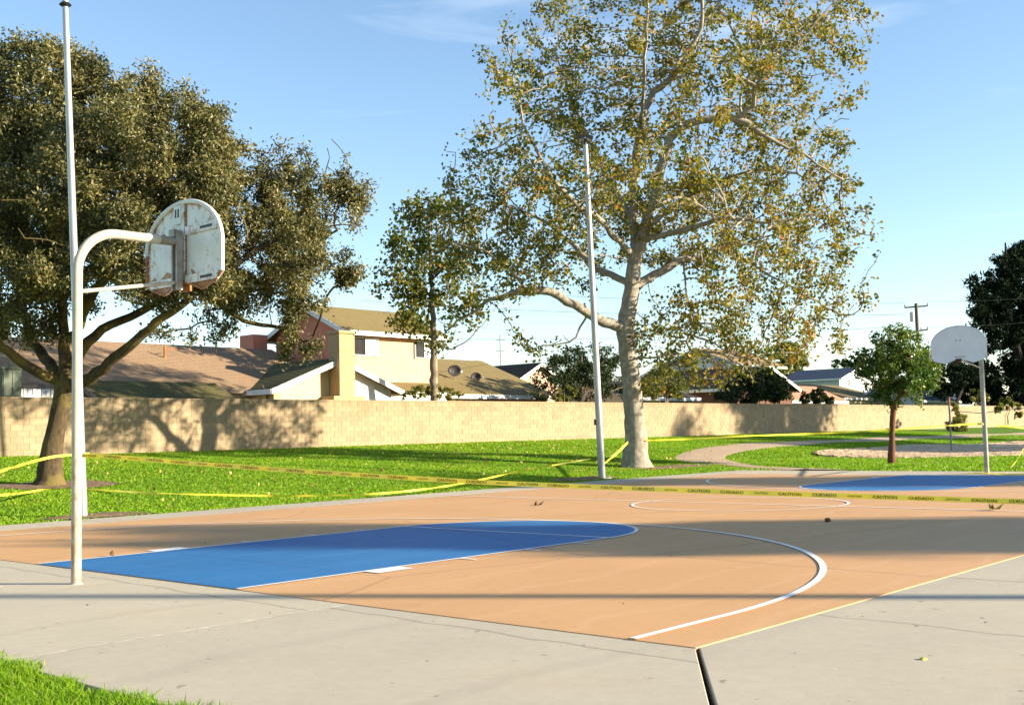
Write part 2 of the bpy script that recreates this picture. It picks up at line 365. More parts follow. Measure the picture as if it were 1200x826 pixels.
line('side_line', [(8, 7.3), (24.15, 7.3)]); line('far_end_line', [(24.16, -6.8), (24.16, 7.25)], z=.0125)

# sand court and curving path draped on the lawn
def drape(name, loop_a, loop_b, m, lift=.02, nx=40, ny=6, jitter=0, rough=0):
    A = np.array(loop_a, float); B = np.array(loop_b, float)
    def res(P, n):
        d = np.r_[0, np.cumsum(np.linalg.norm(np.diff(P, axis=0), axis=1))]; t = np.linspace(0, d[-1], n); return np.stack([np.interp(t, d, P[:, 0]), np.interp(t, d, P[:, 1])], 1)
    A = res(A, nx); B = res(B, nx)
    if jitter: A += rng.normal(size=A.shape) * jitter; B += rng.normal(size=B.shape) * jitter
    V = []
    for j in range(ny + 1):
        P = A + (B - A) * j / ny; z = terr(P[:, 0], P[:, 1]) + lift * (1 if 0 < j < ny else .2) + (rng.normal(size=nx) * rough if 0 < j < ny else 0); V.append(np.stack([P[:, 0], P[:, 1], z], 1))
    V = np.concatenate(V); F = np.array([(j * nx + i, j * nx + i + 1, (j + 1) * nx + i + 1, (j + 1) * nx + i) for j in range(ny) for i in range(nx - 1)])
    o = fast_mesh(name, V, F, m, smooth=True); return tag(o, kind='structure')
def gpts(*px): return [tuple(hit(*q)[:2]) for q in px]
def smooth(P, n=60):
    P = np.array(P, float); out = []
    for i in range(len(P) - 1):
        p0, p1, p2, p3 = P[max(i - 1, 0)], P[i], P[i + 1], P[min(i + 2, len(P) - 1)]
        for t in np.linspace(0, 1, 10, endpoint=False):
            out.append(.5 * ((2 * p1) + (-p0 + p2) * t + (2 * p0 - 5 * p1 + 4 * p2 - p3) * t ** 2 + (-p0 + 3 * p1 - 3 * p2 + p3) * t ** 3))
    out.append(P[-1]); return out
outer = gpts((925, 551), (850, 545), (805, 541), (791, 537), (800, 531), (830, 524), (870, 519.5), (930, 517)) + [(62, 18.6), (85, 17.6), (130, 17.2)]
inner = gpts((1010, 551), (905, 547.5), (868, 542.5), (850, 537.5), (858, 532), (885, 527), (915, 523.5), (955, 520.5)) + [(62, 16.8), (85, 15.8), (130, 15.4)]
PATH_O, PATH_I = smooth(outer), smooth(inner)
drape('path', PATH_O, PATH_I, PATHM, .03, 120, 6)
sand_far = [(39.0, 12.2), (42, 13.2), (50, 13.4), (60, 13.0), (80, 12.4), (110, 12)]; sand_near = [(38.4, 11.6), (39, 9.2), (41, 6.2), (45, 3.0), (55, -2), (75, -8)]
drape('sand_court', smooth(sand_far), smooth(sand_near), SAND, .06, 260, 70, .05, .012)

def patch(name, cx, cy, rx, ry, m, lift=.012):
    n = 28; ring = []
    for k in range(n):
        a = 2 * math.pi * k / n; r = random.uniform(.75, 1.15); ring.append((cx + rx * r * math.cos(a), cy + ry * r * math.sin(a)))
    V = [(cx, cy, float(terr(cx, cy)) + lift + .02)] + [(a, b, float(terr(a, b)) + lift * .3) for a, b in ring]
    mid = [((a + cx) / 2, (b + cy) / 2) for a, b in ring]; V += [(a, b, float(terr(a, b)) + lift + .012 + random.uniform(0, .02)) for a, b in mid]
    F = [(0, 1 + n + k, 1 + n + (k + 1) % n) for k in range(n)] + [(1 + n + k, 1 + k, 1 + (k + 1) % n, 1 + n + (k + 1) % n) for k in range(n)]
    return tag(MB().add(V, F).build(name, m, smooth=True), kind='structure')
OAK = hit(62, 569); SYC = hit(746, 547); LP0 = np.array([4.30, 9.10, 0]); LP1 = np.array([20.30, 9.35, .0])
patch('bare_earth', OAK[0] + .2, OAK[1], 1.7, 1.0, DIRT); patch('bare_earth', LP0[0] + .3, LP0[1] + .05, 1.1, .38, DIRT, .02); patch('bare_earth', LP1[0] - .6, LP1[1] + .15, 1.4, .45, DIRT, .02)
patch('bare_earth', SYC[0] + 1.2, SYC[1] - .8, 2.0, .5, DIRT, .015)

# grass blades (single-triangle tufts) on the lawn
def blades(name, P, h, w, lean=.5):
    N = len(P); z = terr(P[:, 0], P[:, 1]) - .012
    a = rng.uniform(0, 2 * math.pi, N); hh = h * rng.uniform(.5, 1.35, N)
    base = np.stack([P[:, 0], P[:, 1], z], 1); s = np.stack([np.cos(a), np.sin(a), 0 * a], 1) * (w * rng.uniform(.6, 1.4, N))[:, None]
    l = rng.normal(size=(N, 2)) * (lean * hh)[:, None]; tip = base + np.stack([l[:, 0], l[:, 1], hh], 1)
    V = np.stack([base - s, base + s, tip], 1).reshape(-1, 3)
    n1 = .5 + .5 * np.sin(P[:, 0] * 1.3 + 2 * np.sin(P[:, 1] * .9)) * np.sin(P[:, 1] * 1.7 + P[:, 0] * .4)
    t = np.clip(rng.normal(.5, .12, N) + .3 * (n1 - .5), 0, 1); t = np.where(rng.random(N) < .02, 1, t)
    o = fast_mesh(name, V, np.arange(N * 3).reshape(N, 3), GRASS, tint=t); return tag(o, 'short green grass blades of the mown lawn', 'grass', kind='stuff')
from mathutils.geometry import intersect_point_line
def inside_poly(P, poly):
    poly = np.array(poly); x, y = P[:, 0], P[:, 1]; c = np.zeros(len(P), bool); j = len(poly) - 1
    for i in range(len(poly)):
        xi, yi = poly[i]; xj, yj = poly[j]
        m = ((yi > y) != (yj > y)) & (x < (xj - xi) * (y - yi) / (yj - yi + 1e-12) + xi); c ^= m; j = i
    return c
path_poly = [tuple(p) for p in PATH_O] + [tuple(p) for p in PATH_I][::-1]
sand_poly = [tuple(p) for p in smooth(sand_far)] + [tuple(p) for p in smooth(sand_near)][::-1]
N = 520000
P = np.stack([rng.uniform(1, 75, N), rng.uniform(8.75, 24.7, N)], 1)
d = np.hypot(P[:, 0] - CAM[0], P[:, 1] - CAM[1]); keep = rng.random(N) < np.clip((30 / d) ** 1.0, .18, 1)
a_ = np.arctan2(P[:, 1] - CAM[1], P[:, 0] - CAM[0]); keep &= (a_ < R_(69)) & (a_ > R_(14))
P = P[keep]; P = P[~inside_poly(P, path_poly) & ~inside_poly(P, sand_poly)]
for (c, rx, ry) in ((OAK + np.array([.2, 0, 0]), 1.5, .9), (LP0 + np.array([.3, .05, 0]), .9, .3), (LP1 + np.array([-.6, .15, 0]), 1.2, .38)):
    q = ((P[:, 0] - c[0]) / rx) ** 2 + ((P[:, 1] - c[1]) / ry) ** 2; P = P[(q > 1) | (rng.random(len(P)) < .12)]
dd = np.hypot(P[:, 0] - CAM[0], P[:, 1] - CAM[1])
blades('grass', P[dd < 45], .034, .020); blades('grass', P[dd >= 45], .045, .034)
N = 60000; P = np.stack([rng.uniform(27.05, 60, N), rng.uniform(-6, 9.2, N)], 1); P = P[~inside_poly(P, path_poly) & ~inside_poly(P, sand_poly)]; blades('grass', P, .06, .026)
N = 90000; P = np.stack([rng.uniform(-5.4, -2.72, N), rng.uniform(-7.5, -1.2, N)], 1)
edge = -2.84 + .07 * np.sin(P[:, 1] * 3.1) + .05 * np.sin(P[:, 1] * 9.7 + 1) - .03 * (P[:, 1] < -4.6); P = P[P[:, 0] < edge + rng.exponential(.025, len(P)) - .03]
blades('grass', P, .045, .0042, .7)
# fallen leaves
LITTER = leaf_mat('fallen_leaf', [(0, (.16, .08, .03)), (.5, (.34, .22, .05)), (1, (.50, .38, .12))], .1)
def litter(name, P, size, label, z0=.03):
    z = terr(P[:, 0], P[:, 1]) + z0; o = leaves(name, np.stack([P[:, 0], P[:, 1], z], 1), size, LITTER, None, .8, up=1.5); return tag(o, label, 'leaves')
A1 = np.stack([rng.normal(27, 6, 700), rng.uniform(10, 24, 700)], 1); A2 = np.stack([rng.normal(11, 5, 160), rng.uniform(9, 22, 160)], 1)
A3 = np.stack([rng.uniform(60, 120, 200), rng.uniform(14, 24, 200)], 1); P = np.concatenate([A1, A2, A3]); P = P[(P[:, 1] > 8.9) & (P[:, 1] < 24.5)]
litter('leaf_litter', P, .085, 'dry yellow leaves fallen over the green lawn')
P = np.stack([rng.uniform(-2.5, 24, 240), rng.uniform(-9.2, 8.5, 240)], 1); P[:90, 1] = rng.uniform(7.5, 8.7, 90)
o = leaves('court_debris', np.stack([P[:, 0], P[:, 1], np.full(len(P), -.008) + .006], 1), .028, mat('dark_debris', (.06, .045, .03), (.03, .02, .015), 20), None, .5, up=6); tag(o, 'small dark bits of litter strewn on the concrete and court', 'litter')

# ------------------------------------------------------------------ block wall
WALL_Y, WALL_TOP = 24.8, 2.86
def block_mat():
    m, n, b = nodes_mat('tan_concrete_block'); g_ = n.nodes.new('ShaderNodeNewGeometry')
    mp_ = n.nodes.new('ShaderNodeMapping'); n.links.new(g_.outputs['Position'], mp_.inputs[0]); v = mp_.outputs[0]
    mp2 = n.nodes.new('ShaderNodeMapping'); mp2.inputs['Scale'].default_value = (3.2, 1, .22); n.links.new(g_.outputs['Position'], mp2.inputs[0])
    col = ramp(n, noise(n, v, .6, 5, .6), [(.3, (.30, .225, .14)), (.7, (.36, .275, .175))])
    col = mix(n, .4, col, ramp(n, noise(n, v, 14, 6, .75), [(.3, (.22, .165, .10)), (.7, (.40, .31, .20))]))
    col = mix(n, ramp(n, noise(n, mp2.outputs[0], 2.4, 6, .7), [(.5, (0, 0, 0)), (.72, (.42, .42, .42))]), col, (.17, .125, .075))
    sp = n.nodes.new('ShaderNodeSeparateXYZ'); n.links.new(g_.outputs['Position'], sp.inputs[0])
    mr = n.nodes.new('ShaderNodeMapRange'); mr.inputs[1].default_value = 2.2; mr.inputs[2].default_value = 2.9; n.links.new(sp.outputs[2], mr.inputs[0])
    tw = n.nodes.new('ShaderNodeMath'); tw.operation = 'MULTIPLY'; n.links.new(mr.outputs[0], tw.inputs[0]); n.links.new(ramp(n, noise(n, mp2.outputs[0], 5, 5, .7), [(.42, (0, 0, 0)), (.6, (.6, .6, .6))]), tw.inputs[1])
    col = mix(n, tw.outputs[0], col, (.15, .11, .065))
    oi = n.nodes.new('ShaderNodeObjectInfo'); a = n.nodes.new('ShaderNodeAttribute'); a.attribute_name = 'tint'
    ad = n.nodes.new('ShaderNodeMath'); ad.operation = 'ADD'; n.links.new(oi.outputs['Random'], ad.inputs[0]); n.links.new(a.outputs['Fac'], ad.inputs[1])
    fr = n.nodes.new('ShaderNodeMath'); fr.operation = 'FRACT'; n.links.new(ad.outputs[0], fr.inputs[0])
    col = mix(n, 1.0, col, ramp(n, fr.outputs[0], [(0, (.86, .85, .84)), (1, (1.06, 1.05, 1.02))]), 'MULTIPLY')
    n.links.new(col, b.inputs['Base Color']); b.inputs['Roughness'].default_value = .95; b.inputs['Specular IOR Level'].default_value = .2
    bump(n, b, noise(n, v, 45, 6, .75), .5, .01); return m
BLOCK = block_mat(); MORTAR = mat('mortar', (.27, .21, .14), (.20, .155, .10), 12, .95)
wall = empty('block_wall', 'long tan concrete block wall running behind the lawn', 'wall', (9, WALL_Y, .9))
MB().box(-3, 180, .008 + WALL_Y, .19 + WALL_Y, .3, WALL_TOP - .05).build('mortar_core', MORTAR).parent = wall
wall.matrix_world = Matrix.Translation((9, WALL_Y, .9))
for c_ in wall.children: c_.matrix_parent_inverse = Matrix.Translation((-9, -WALL_Y, -.9))
BW, BH = .406, .2032
bm_ = bpy.data.meshes.new('block'); t_ = MB().box(.006, BW - .006, 0, .19, .006, BH - .006); bm_.from_pydata(t_.v, [], t_.f); bm_.materials.append(BLOCK)
n_cols = 34; X0 = 9.3; nrow = 12
rest = []
for r in range(nrow):
    z0 = WALL_TOP - .055 - (r + 1) * BH
    for c in range(-28, 430):
        x_ = X0 + c * BW + (BW / 2 if r % 2 else 0)
        if 0 <= c < n_cols and r < 9 and not (r == 8 and c > 26):
            o = bpy.data.objects.new('block', bm_); COL.objects.link(o); o.parent = wall; o.location = (x_ - 9, random.uniform(-.0025, .0025), z0 - .9)
        else: rest.append((x_, z0))
rest = np.array(rest); n_ = len(rest); jy = rng.uniform(-.0025, .0025, n_)
V = np.empty((n_, 8, 3)); k = 0
for zz in (.006, BH - .006):
    for (xx, yy) in ((.006, 0), (BW - .006, 0), (BW - .006, .19), (.006, .19)):
        V[:, k, 0] = rest[:, 0] + xx - 9; V[:, k, 1] = yy + jy; V[:, k, 2] = rest[:, 1] + zz - .9; k += 1
Fq = np.array([(0, 3, 2, 1), (4, 5, 6, 7), (0, 1, 5, 4), (1, 2, 6, 5), (2, 3, 7, 6), (3, 0, 4, 7)])
F = (np.arange(n_)[:, None, None] * 8 + Fq[None]).reshape(-1, 4)
o = fast_mesh('distant_blocks', V.reshape(-1, 3), F, BLOCK, wall, np.repeat(rng.random(n_), 6)); o['kind'] = 'stuff'
o = MB().box(-12, 171, -.012, .20, WALL_TOP - .05 - .9, WALL_TOP - .9).build('coping', BLOCK, wall)

# ------------------------------------------------------------------ trees
def grow(limbs, A, step, infl, kill, iters=90, wiggle=.12):
    """limbs: list of (points, radii); A attractors. returns pos,parent,rmin arrays"""
    pos = []; par = []; rm = []
    for pts, rad in limbs:
        pts = np.array(pts, float); d = np.r_[0, np.cumsum(np.linalg.norm(np.diff(pts, axis=0), axis=1))]; n = max(2, int(d[-1] / step) + 1)
        t = np.linspace(0, d[-1], n); Q = np.stack([np.interp(t, d, pts[:, i]) for i in range(3)], 1); rr = np.interp(t, d, rad)
        if pos:
            k = int(np.argmin(np.linalg.norm(np.array(pos) - Q[0], axis=1)))
        else: k = -1
        for i in range(n):
            if i == 0 and k >= 0 and np.linalg.norm(np.array(pos[k]) - Q[0]) < step * .7: continue
            q = Q[i] + (rng.normal(size=3) * step * .07 if 0 < i else 0)
            pos.append(q); par.append(k if i == 0 or (i == 1 and k >= 0 and par and len(pos) and k != -1 and last is None) else last); rm.append(rr[i]); last = len(pos) - 1
            if i == 0 and False: pass
        last = None
    return pos, par, rm
def grow(limbs, A, step, infl, kill, iters=90, wiggle=.12):
    pos = []; par = []; rm = []
    for pts, rad in limbs:
        pts = np.array(pts, float); d = np.r_[0, np.cumsum(np.linalg.norm(np.diff(pts, axis=0), axis=1))]; n = max(2, int(d[-1] / step) + 1)
        t = np.linspace(0, d[-1], n); Q = np.stack([np.interp(t, d, pts[:, i]) for i in range(3)], 1); rr = np.interp(t, d, rad)
        last = int(np.argmin(np.linalg.norm(np.array(pos) - Q[0], axis=1))) if pos else -1
        st = 1 if pos else 0
        for i in range(st, n):
            pos.append(Q[i] + (rng.normal(size=3) * step * .08 if i else 0)); par.append(last); rm.append(rr[i]); last = len(pos) - 1
    n0 = len(pos); A = np.array(A); P = np.array(pos)
    D = np.full(len(A), 1e9); I = np.zeros(len(A), int)
    def upd(new0):
        nonlocal D, I
        Q = P[new0:]
        for s in range(0, len(Q), 400):
            dm = np.linalg.norm(A[:, None] - Q[None, s:s + 400], axis=2); k = dm.argmin(1); v = dm[np.arange(len(A)), k]; b = v < D
            D[b] = v[b]; I[b] = k[b] + new0 + s
    upd(0)
    for it in range(iters):
        act = (D < infl)
        if len(A) == 0 or not act.any(): 
            if len(A) and it < iters - 1: infl *= 1.5; 
            if infl > 50: break
            continue
        dirs = unit(A[act] - P[I[act]]); idx = I[act]; u, inv = np.unique(idx, return_inverse=True)
        s = np.zeros((len(u), 3)); np.add.at(s, inv, dirs); s = unit(unit(s) + rng.normal(size=s.shape) * wiggle)
        new = P[u] + s * step; n1 = len(P); P = np.concatenate([P, new]); par += list(u); rm += [0] * len(u)
        upd(n1); keep = D > kill; A, D, I = A[keep], D[keep], I[keep]
        if len(P) > 14000: break
    return P, np.array(par), np.array(rm, float), n0
def radii(P, par, rm, tip, power=2.4):
    n = len(P); acc = np.zeros(n); r = np.zeros(n); nch = np.zeros(n, int)
    for i in range(n): 
        if par[i] >= 0: nch[par[i]] += 1
    for i in range(n - 1, -1, -1):
        r[i] = max(tip, acc[i] ** (1 / power) if acc[i] else tip, rm[i])
        if par[i] >= 0: acc[par[i]] += (r[i] ** power if rm[i] == 0 else 0) 
    return r, nch
def branch_mesh(P, par, r, origin):
    n = len(P); ch = [[] for _ in range(n)]
    for i in range(n):
        if par[i] >= 0: ch[par[i]].append(i)
    mb = MB(); stack = [i for i in range(n) if par[i] < 0]
    while stack:
        i = stack.pop(); chain = [i] if par[i] < 0 else [par[i], i]
        while ch[chain[-1]]:
            c = sorted(ch[chain[-1]], key=lambda k: -r[k]); stack += c[1:]; chain.append(c[0])
        rr = [r[k] for k in chain]
        if par[i] >= 0: rr[0] = min(r[par[i]], rr[1] * 1.35)
        ns_ = 12 if rr[0] > .12 else 7 if rr[0] > .04 else 4 if rr[0] > .015 else 3
        if len(chain) > 1: mb.tube([P[k] - origin for k in chain], rr, ns_, cap=False)
    return mb
def blob_attr(blobs, n, shell=.0):
    vol = np.array([b[3] ** 3 for b in blobs]); c = rng.choice(len(blobs), n, p=vol / vol.sum()); C = np.array([b[:3] for b in blobs])[c]; R0 = np.array([b[3] for b in blobs])[c]
    d = unit(rng.normal(size=(n, 3))); return C + d * (R0 * (shell + (1 - shell) * rng.random(n) ** (1 / 3)))[:, None]
def px_blobs(L_, depth):
    """(px, py, r_px, depth offset) -> world spheres"""
    out = []
    for (a, b, rp_, dz) in L_:
        p = at(a, b, depth + dz); out.append((*p, rp_ * (depth + dz) / FPX))
    return out
def lumps(bl, k=4, f=.36):
    out = list(bl)
    for b in bl:
        for _ in range(k):
            d_ = unit(rng.normal(size=3)); out.append((*(np.array(b[:3]) + d_ * b[3] * rng.uniform(.8, 1.05)), b[3] * f * rng.uniform(.7, 1.3)))
    return out
def pxl(L_, depth): return [at(a, b, depth + dz) for a, b, dz in L_]
def bark(name, c1, c2, c3, sc=3, patch_=None):
    m, n, b = nodes_mat(name); v = mapped(n, (1, 1, .3)); col = ramp(n, noise(n, v, sc * 4, 7, .75, .4), [(.3, c2), (.6, c1)])
    col = mix(n, ramp(n, noise(n, mapped(n), patch_ or .9, 4, .6), [(.47, (0, 0, 0)), (.53, (.8, .8, .8))]), col, c3)
    n.links.new(col, b.inputs['Base Color']); b.inputs['Roughness'].default_value = .9; b.inputs['Specular IOR Level'].default_value = .2
    bump(n, b, noise(n, v, sc * 7, 7, .8), 1.0, .05); return m
BARK_OAK = bark('oak_bark', (.12, .085, .045), (.035, .024, .016), (.17, .13, .04))
BARK_SYC = bark('sycamore_bark', (.44, .385, .30), (.20, .165, .13), (.25, .22, .185), 2.2, 5.5)
BARK_RED = bark('reddish_bark', (.20, .09, .055), (.10, .045, .03), (.16, .07, .04)); BARK_GREY = bark('grey_bark', (.26, .20, .15), (.13, .10, .07), (.20, .16, .12))
L_OAK = leaf_mat('oak_leaf', [(0, (.028, .034, .011)), (.5, (.105, .103, .034)), (.85, (.21, .18, .062)), (1, (.32, .25, .10))], .18, .45, .4)
L_SYC = leaf_mat('sycamore_leaf', [(0, (.035, .060, .010)), (.35, (.095, .110, .016)), (.7, (.245, .185, .028)), (.9, (.38, .25, .035)), (1, (.45, .15, .04))], .35, .5, .3)
L_GREEN = leaf_mat('glossy_green_leaf', [(0, (.020, .055, .008)), (.5, (.06, .115, .014)), (1, (.20, .23, .03))], .3, .4, .5)
L_DARK = leaf_mat('dark_evergreen_leaf', [(0, (.012, .024, .006)), (.6, (.030, .046, .012)), (1, (.085, .09, .025))], .1, .6, .2)
L_PINE = leaf_mat('pine_needles', [(0, (.004, .009, .005)), (.6, (.010, .018, .009)), (1, (.022, .034, .016))], .03, .8, .05)
L_BUSH = leaf_mat('shrub_leaf', [(0, (.05, .06, .012)), (.5, (.13, .14, .03)), (1, (.26, .22, .06))], .25, .6, .2)

BARK_PINE = bark('pine_bark', (.03, .022, .018), (.015, .012, .01), (.025, .02, .015))
def make_tree(name, label, base, limbs, blobs, n_attr, step, tip, lmat, bmat, lsize, lper, lsd, aspect=.55, shell=.0, kill=1.6, cat='tree', rmax=None, tfun=None, droop=.3, extra=None, wiggle=.14, infl=6, sides=None, clump=2.2, clamp=.5):
    t = empty(name, label, cat, base)
    A = blob_attr(blobs, n_attr, shell)
    Pn, par, rm, n0 = grow(limbs, A, step, infl, step * kill, wiggle=wiggle)
    r, nch = radii(Pn, par, rm, tip)
    if rmax: r[n0:] = np.minimum(r[n0:], rmax)
    mb = branch_mesh(Pn, par, r, np.asarray(base)); mb.build('trunk', bmat, t, smooth=True)
    tw = np.where(r < tip * 2.3)[0]; tw = tw[tw >= n0]
    if clump:
        f_ = Pn[tw] * clump; w_ = np.sin(f_[:, 0] + 1.7 * np.sin(f_[:, 1] * .8)) + np.sin(f_[:, 1] * 1.3 + 2 * np.sin(f_[:, 2] * .9)) + np.sin(f_[:, 2] * 1.5 + f_[:, 0] * .6) + rng.normal(size=len(tw)) * .6
        lp_ = lper * np.clip(1 + clamp * w_, 0.0, 2.2)
    else: lp_ = lper
    reps = rng.poisson(lp_, len(tw)) ; C = np.repeat(Pn[tw], reps, axis=0); cl = np.repeat(rng.random(len(tw)), reps)
    C = C + rng.normal(size=C.shape) * lsd
    ti = np.clip(.5 * cl + .5 * rng.random(len(C)), 0, 1)
    if tfun is not None: ti = tfun(C, ti)
    leaves('crown', C, lsize, lmat, t, aspect, ti, origin=base, droop=droop)
    print(name, 'nodes', len(Pn), 'leaves', len(C)); return t

# big oak on the left
dO = float((OAK - CAM) @ CF); kO = dO / FPX
def O(*L_): return pxl(L_, dO)
oak_limbs = [
    (O((57, 573, 0), (58, 566, 0), (61, 530, 0), (66, 500, 0), (72, 470, 0), (78, 448, 0), (80, 436, 0)), [.46, .33, .25, .21, .22, .29, .27]),
    (O((79, 440, 0), (74, 410, .2), (75, 385, .4), (72, 350, .5), (80, 300, .6), (95, 240, .8), (110, 170, 1.2), (120, 110, 1)), [.17, .14, .12, .11, .10, .08, .05, .03]),
    (O((74, 444, 0), (50, 440, -.3), (24, 425, -.6), (4, 405, -1), (-30, 370, -1.2), (-80, 320, -1.5), (-120, 240, -1.5)), [.15, .13, .12, .10, .08, .06, .03]),
    (O((70, 440, 0), (52, 420, .8), (38, 400, 1.3), (28, 370, 1.8), (20, 320, 2.2), (30, 240, 2.6), (45, 150, 2.8)), [.15, .13, .12, .10, .08, .06, .03]),
    (O((84, 455, 0), (110, 440, -.4), (138, 418, -.8), (160, 398, -1), (185, 378, -1.2), (215, 355, -1.4), (250, 330, -1.5), (290, 300, -1.4)), [.16, .14, .12, .11, .10, .08, .06, .04]),
    (O((80, 438, 0), (98, 405, .5), (120, 385, .9), (150, 372, 1.2), (185, 355, 1.6), (230, 335, 2.0), (300, 330, 2.4), (350, 310, 2.4), (395, 270, 2.2)), [.15, .13, .11, .10, .09, .07, .06, .05, .02]),
    (O((86, 400, .4), (105, 350, -.6), (150, 290, -1.4), (190, 220, -1.8), (210, 150, -1.8)), [.12, .11, .09, .06, .03]),
    (O((230, 335, 2.0), (290, 380, 2.0), (340, 385, 2.0), (355, 400, 1.9)), [.08, .06, .04, .02]),
    (O((72, 350, .5), (130, 290, 2.2), (180, 230, 3), (250, 180, 3), (265, 130, 2.6)), [.1, .09, .07, .05, .03])]
ob = [(60, 125, 85, 0), (20, 85, 48, 1), (-60, 190, 110, 0), (-120, 280, 100, 1), (120, 150, 75, 2), (125, 200, 85, -2.2), (190, 145, 60, 0), (200, 190, 75, 2), (210, 210, 75, -2), (180, 270, 85, -2), (40, 270, 85, -2.6), (40, 230, 90, 2.8), (-20, 330, 60, -1.5),
      (255, 215, 60, 0), (275, 265, 65, -1), (300, 300, 58, 1), (235, 310, 60, -2), (320, 200, 30, 0), (375, 195, 38, 0), (415, 225, 28, 0), (345, 235, 45, 1), (385, 270, 42, 0), (345, 290, 50, -1), (400, 315, 27, 0), (360, 335, 38, 0),
      (300, 340, 35, 0), (355, 385, 25, 1.6), (350, 415, 20, 1.8), (240, 400, 17, 0), (235, 370, 22, 0), (270, 355, 25, 0), (110, 345, 22, 2), (30, 355, 40, 0), (60, 320, 50, 1), (130, 300, 40, 0), (95, 425, 12, -.5), (190, 345, 26, -2), (60, 400, 12, -.3), (170, 330, 30, 2.4), (0, 390, 20, -1)]
make_tree('oak_tree', 'large dense olive-green oak with forked dark trunk standing on the lawn at left', OAK, oak_limbs, lumps(px_blobs(ob, dO), 4, .34), 7000, .24, .010, L_OAK, BARK_OAK, .095, 86, .12, .5, .5, 1.35, infl=3, clump=2.6, clamp=.8)

# sycamore in the middle
dS = float((SYC - CAM) @ CF)
def S(*L_): return pxl(L_, dS)
syc_limbs = [
    (S((746, 549, 0), (746, 538, 0), (744, 500, 0), (741, 460, 0), (736, 420, 0), (733, 385, 0), (739, 350, .1), (743, 320, .2), (746, 298, .2)), [.60, .46, .345, .33, .30, .31, .28, .26, .23]),
    (S((733, 385, 0), (715, 380, -.3), (700, 372, -.5), (672, 357, -.9), (645, 342, -1.2), (622, 340, -1.3), (600, 345, -1.4), (570, 352, -1.5), (545, 372, -1.5), (520, 390, -1.4)), [.2, .19, .17, .15, .14, .13, .10, .06, .045, .02]),
    (S((744, 335, .1), (760, 326, .4), (778, 316, .6), (800, 304, .8), (825, 302, 1.1), (850, 290, 1.4), (880, 285, 1.6)), [.16, .15, .14, .13, .09, .06, .03]),
    (S((741, 335, .1), (722, 325, .5), (700, 315, 1), (675, 290, 1.6), (640, 260, 2.4), (590, 240, 3)), [.13, .12, .11, .09, .06, .03]),
    (S((746, 300, .2), (758, 262, 0), (768, 225, -.2), (777, 190, -.4), (786, 163, -.6), (803, 146, -.8), (835, 138, -1), (862, 139, -1.1), (880, 148, -1.2), (905, 165, -1.2), (940, 180, -1.2), (985, 210, -1)), [.22, .19, .17, .16, .15, .14, .13, .12, .10, .06, .05, .02]),
    (S((866, 140, -1.1), (884, 122, -1.4), (886, 100, -1.7), (905, 78, -2), (940, 45, -2.3), (975, 5, -2.4)), [.08, .08, .07, .05, .04, .02]),
    (S((870, 140, -1.1), (868, 110, -.2), (872, 80, .6), (880, 30, 1), (890, -30, 1.2)), [.05, .05, .04, .03, .02]),
    (S((746, 300, .2), (742, 250, .6), (745, 190, 1), (752, 140, 1.2), (765, 108, 1.2), (790, 90, 1.1), (805, 68, 1), (822, 35, .8), (823, -10, .6), (815, -60, .5)), [.2, .17, .14, .13, .13, .10, .08, .07, .06, .03]),
    (S((780, 96, 1.1), (825, 30, 2), (850, -10, 2.4), (870, -50, 2.4)), [.06, .05, .04, .02]),
    (S((743, 260, .6), (715, 215, 1.4), (690, 165, 2), (670, 120, 2.4), (650, 60, 2.6)), [.11, .09, .07, .05, .02]),
    (S((742, 300, .2), (705, 260, -1.2), (670, 235, -2), (640, 200, -2.8), (615, 150, -3), (600, 90, -3)), [.12, .1, .08, .06, .04, .02]),
    (S((757, 265, 0), (800, 235, 1.2), (850, 210, 2), (905, 195, 2.6), (960, 215, 3)), [.13, .11, .09, .06, .03]),
    (S((755, 280, .1), (800, 270, -1.2), (850, 255, -2.2), (900, 262, -2.8), (960, 250, -3)), [.11, .09, .07, .05, .02]),
    (S((750, 170, 1.1), (755, 100, 0), (758, 40, -.5), (758, -30, -.8)), [.07, .06, .05, .03]),
    (S((850, 290, 1.4), (900, 320, 1.2), (950, 350, 1), (985, 370, .8)), [.05, .04, .03, .02]),
    (S((800, 304, .8), (805, 345, .8), (812, 380, .7), (805, 400, .6)), [.04, .035, .03, .015]),
    (S((690, 366, -.6), (672, 400, -.4), (640, 405, -.4), (615, 410, -.4)), [.04, .03, .025, .012]),
    (S((620, 340, -1.3), (590, 310, -1.4), (560, 290, -1.2), (530, 285, -1)), [.06, .05, .03, .02])]
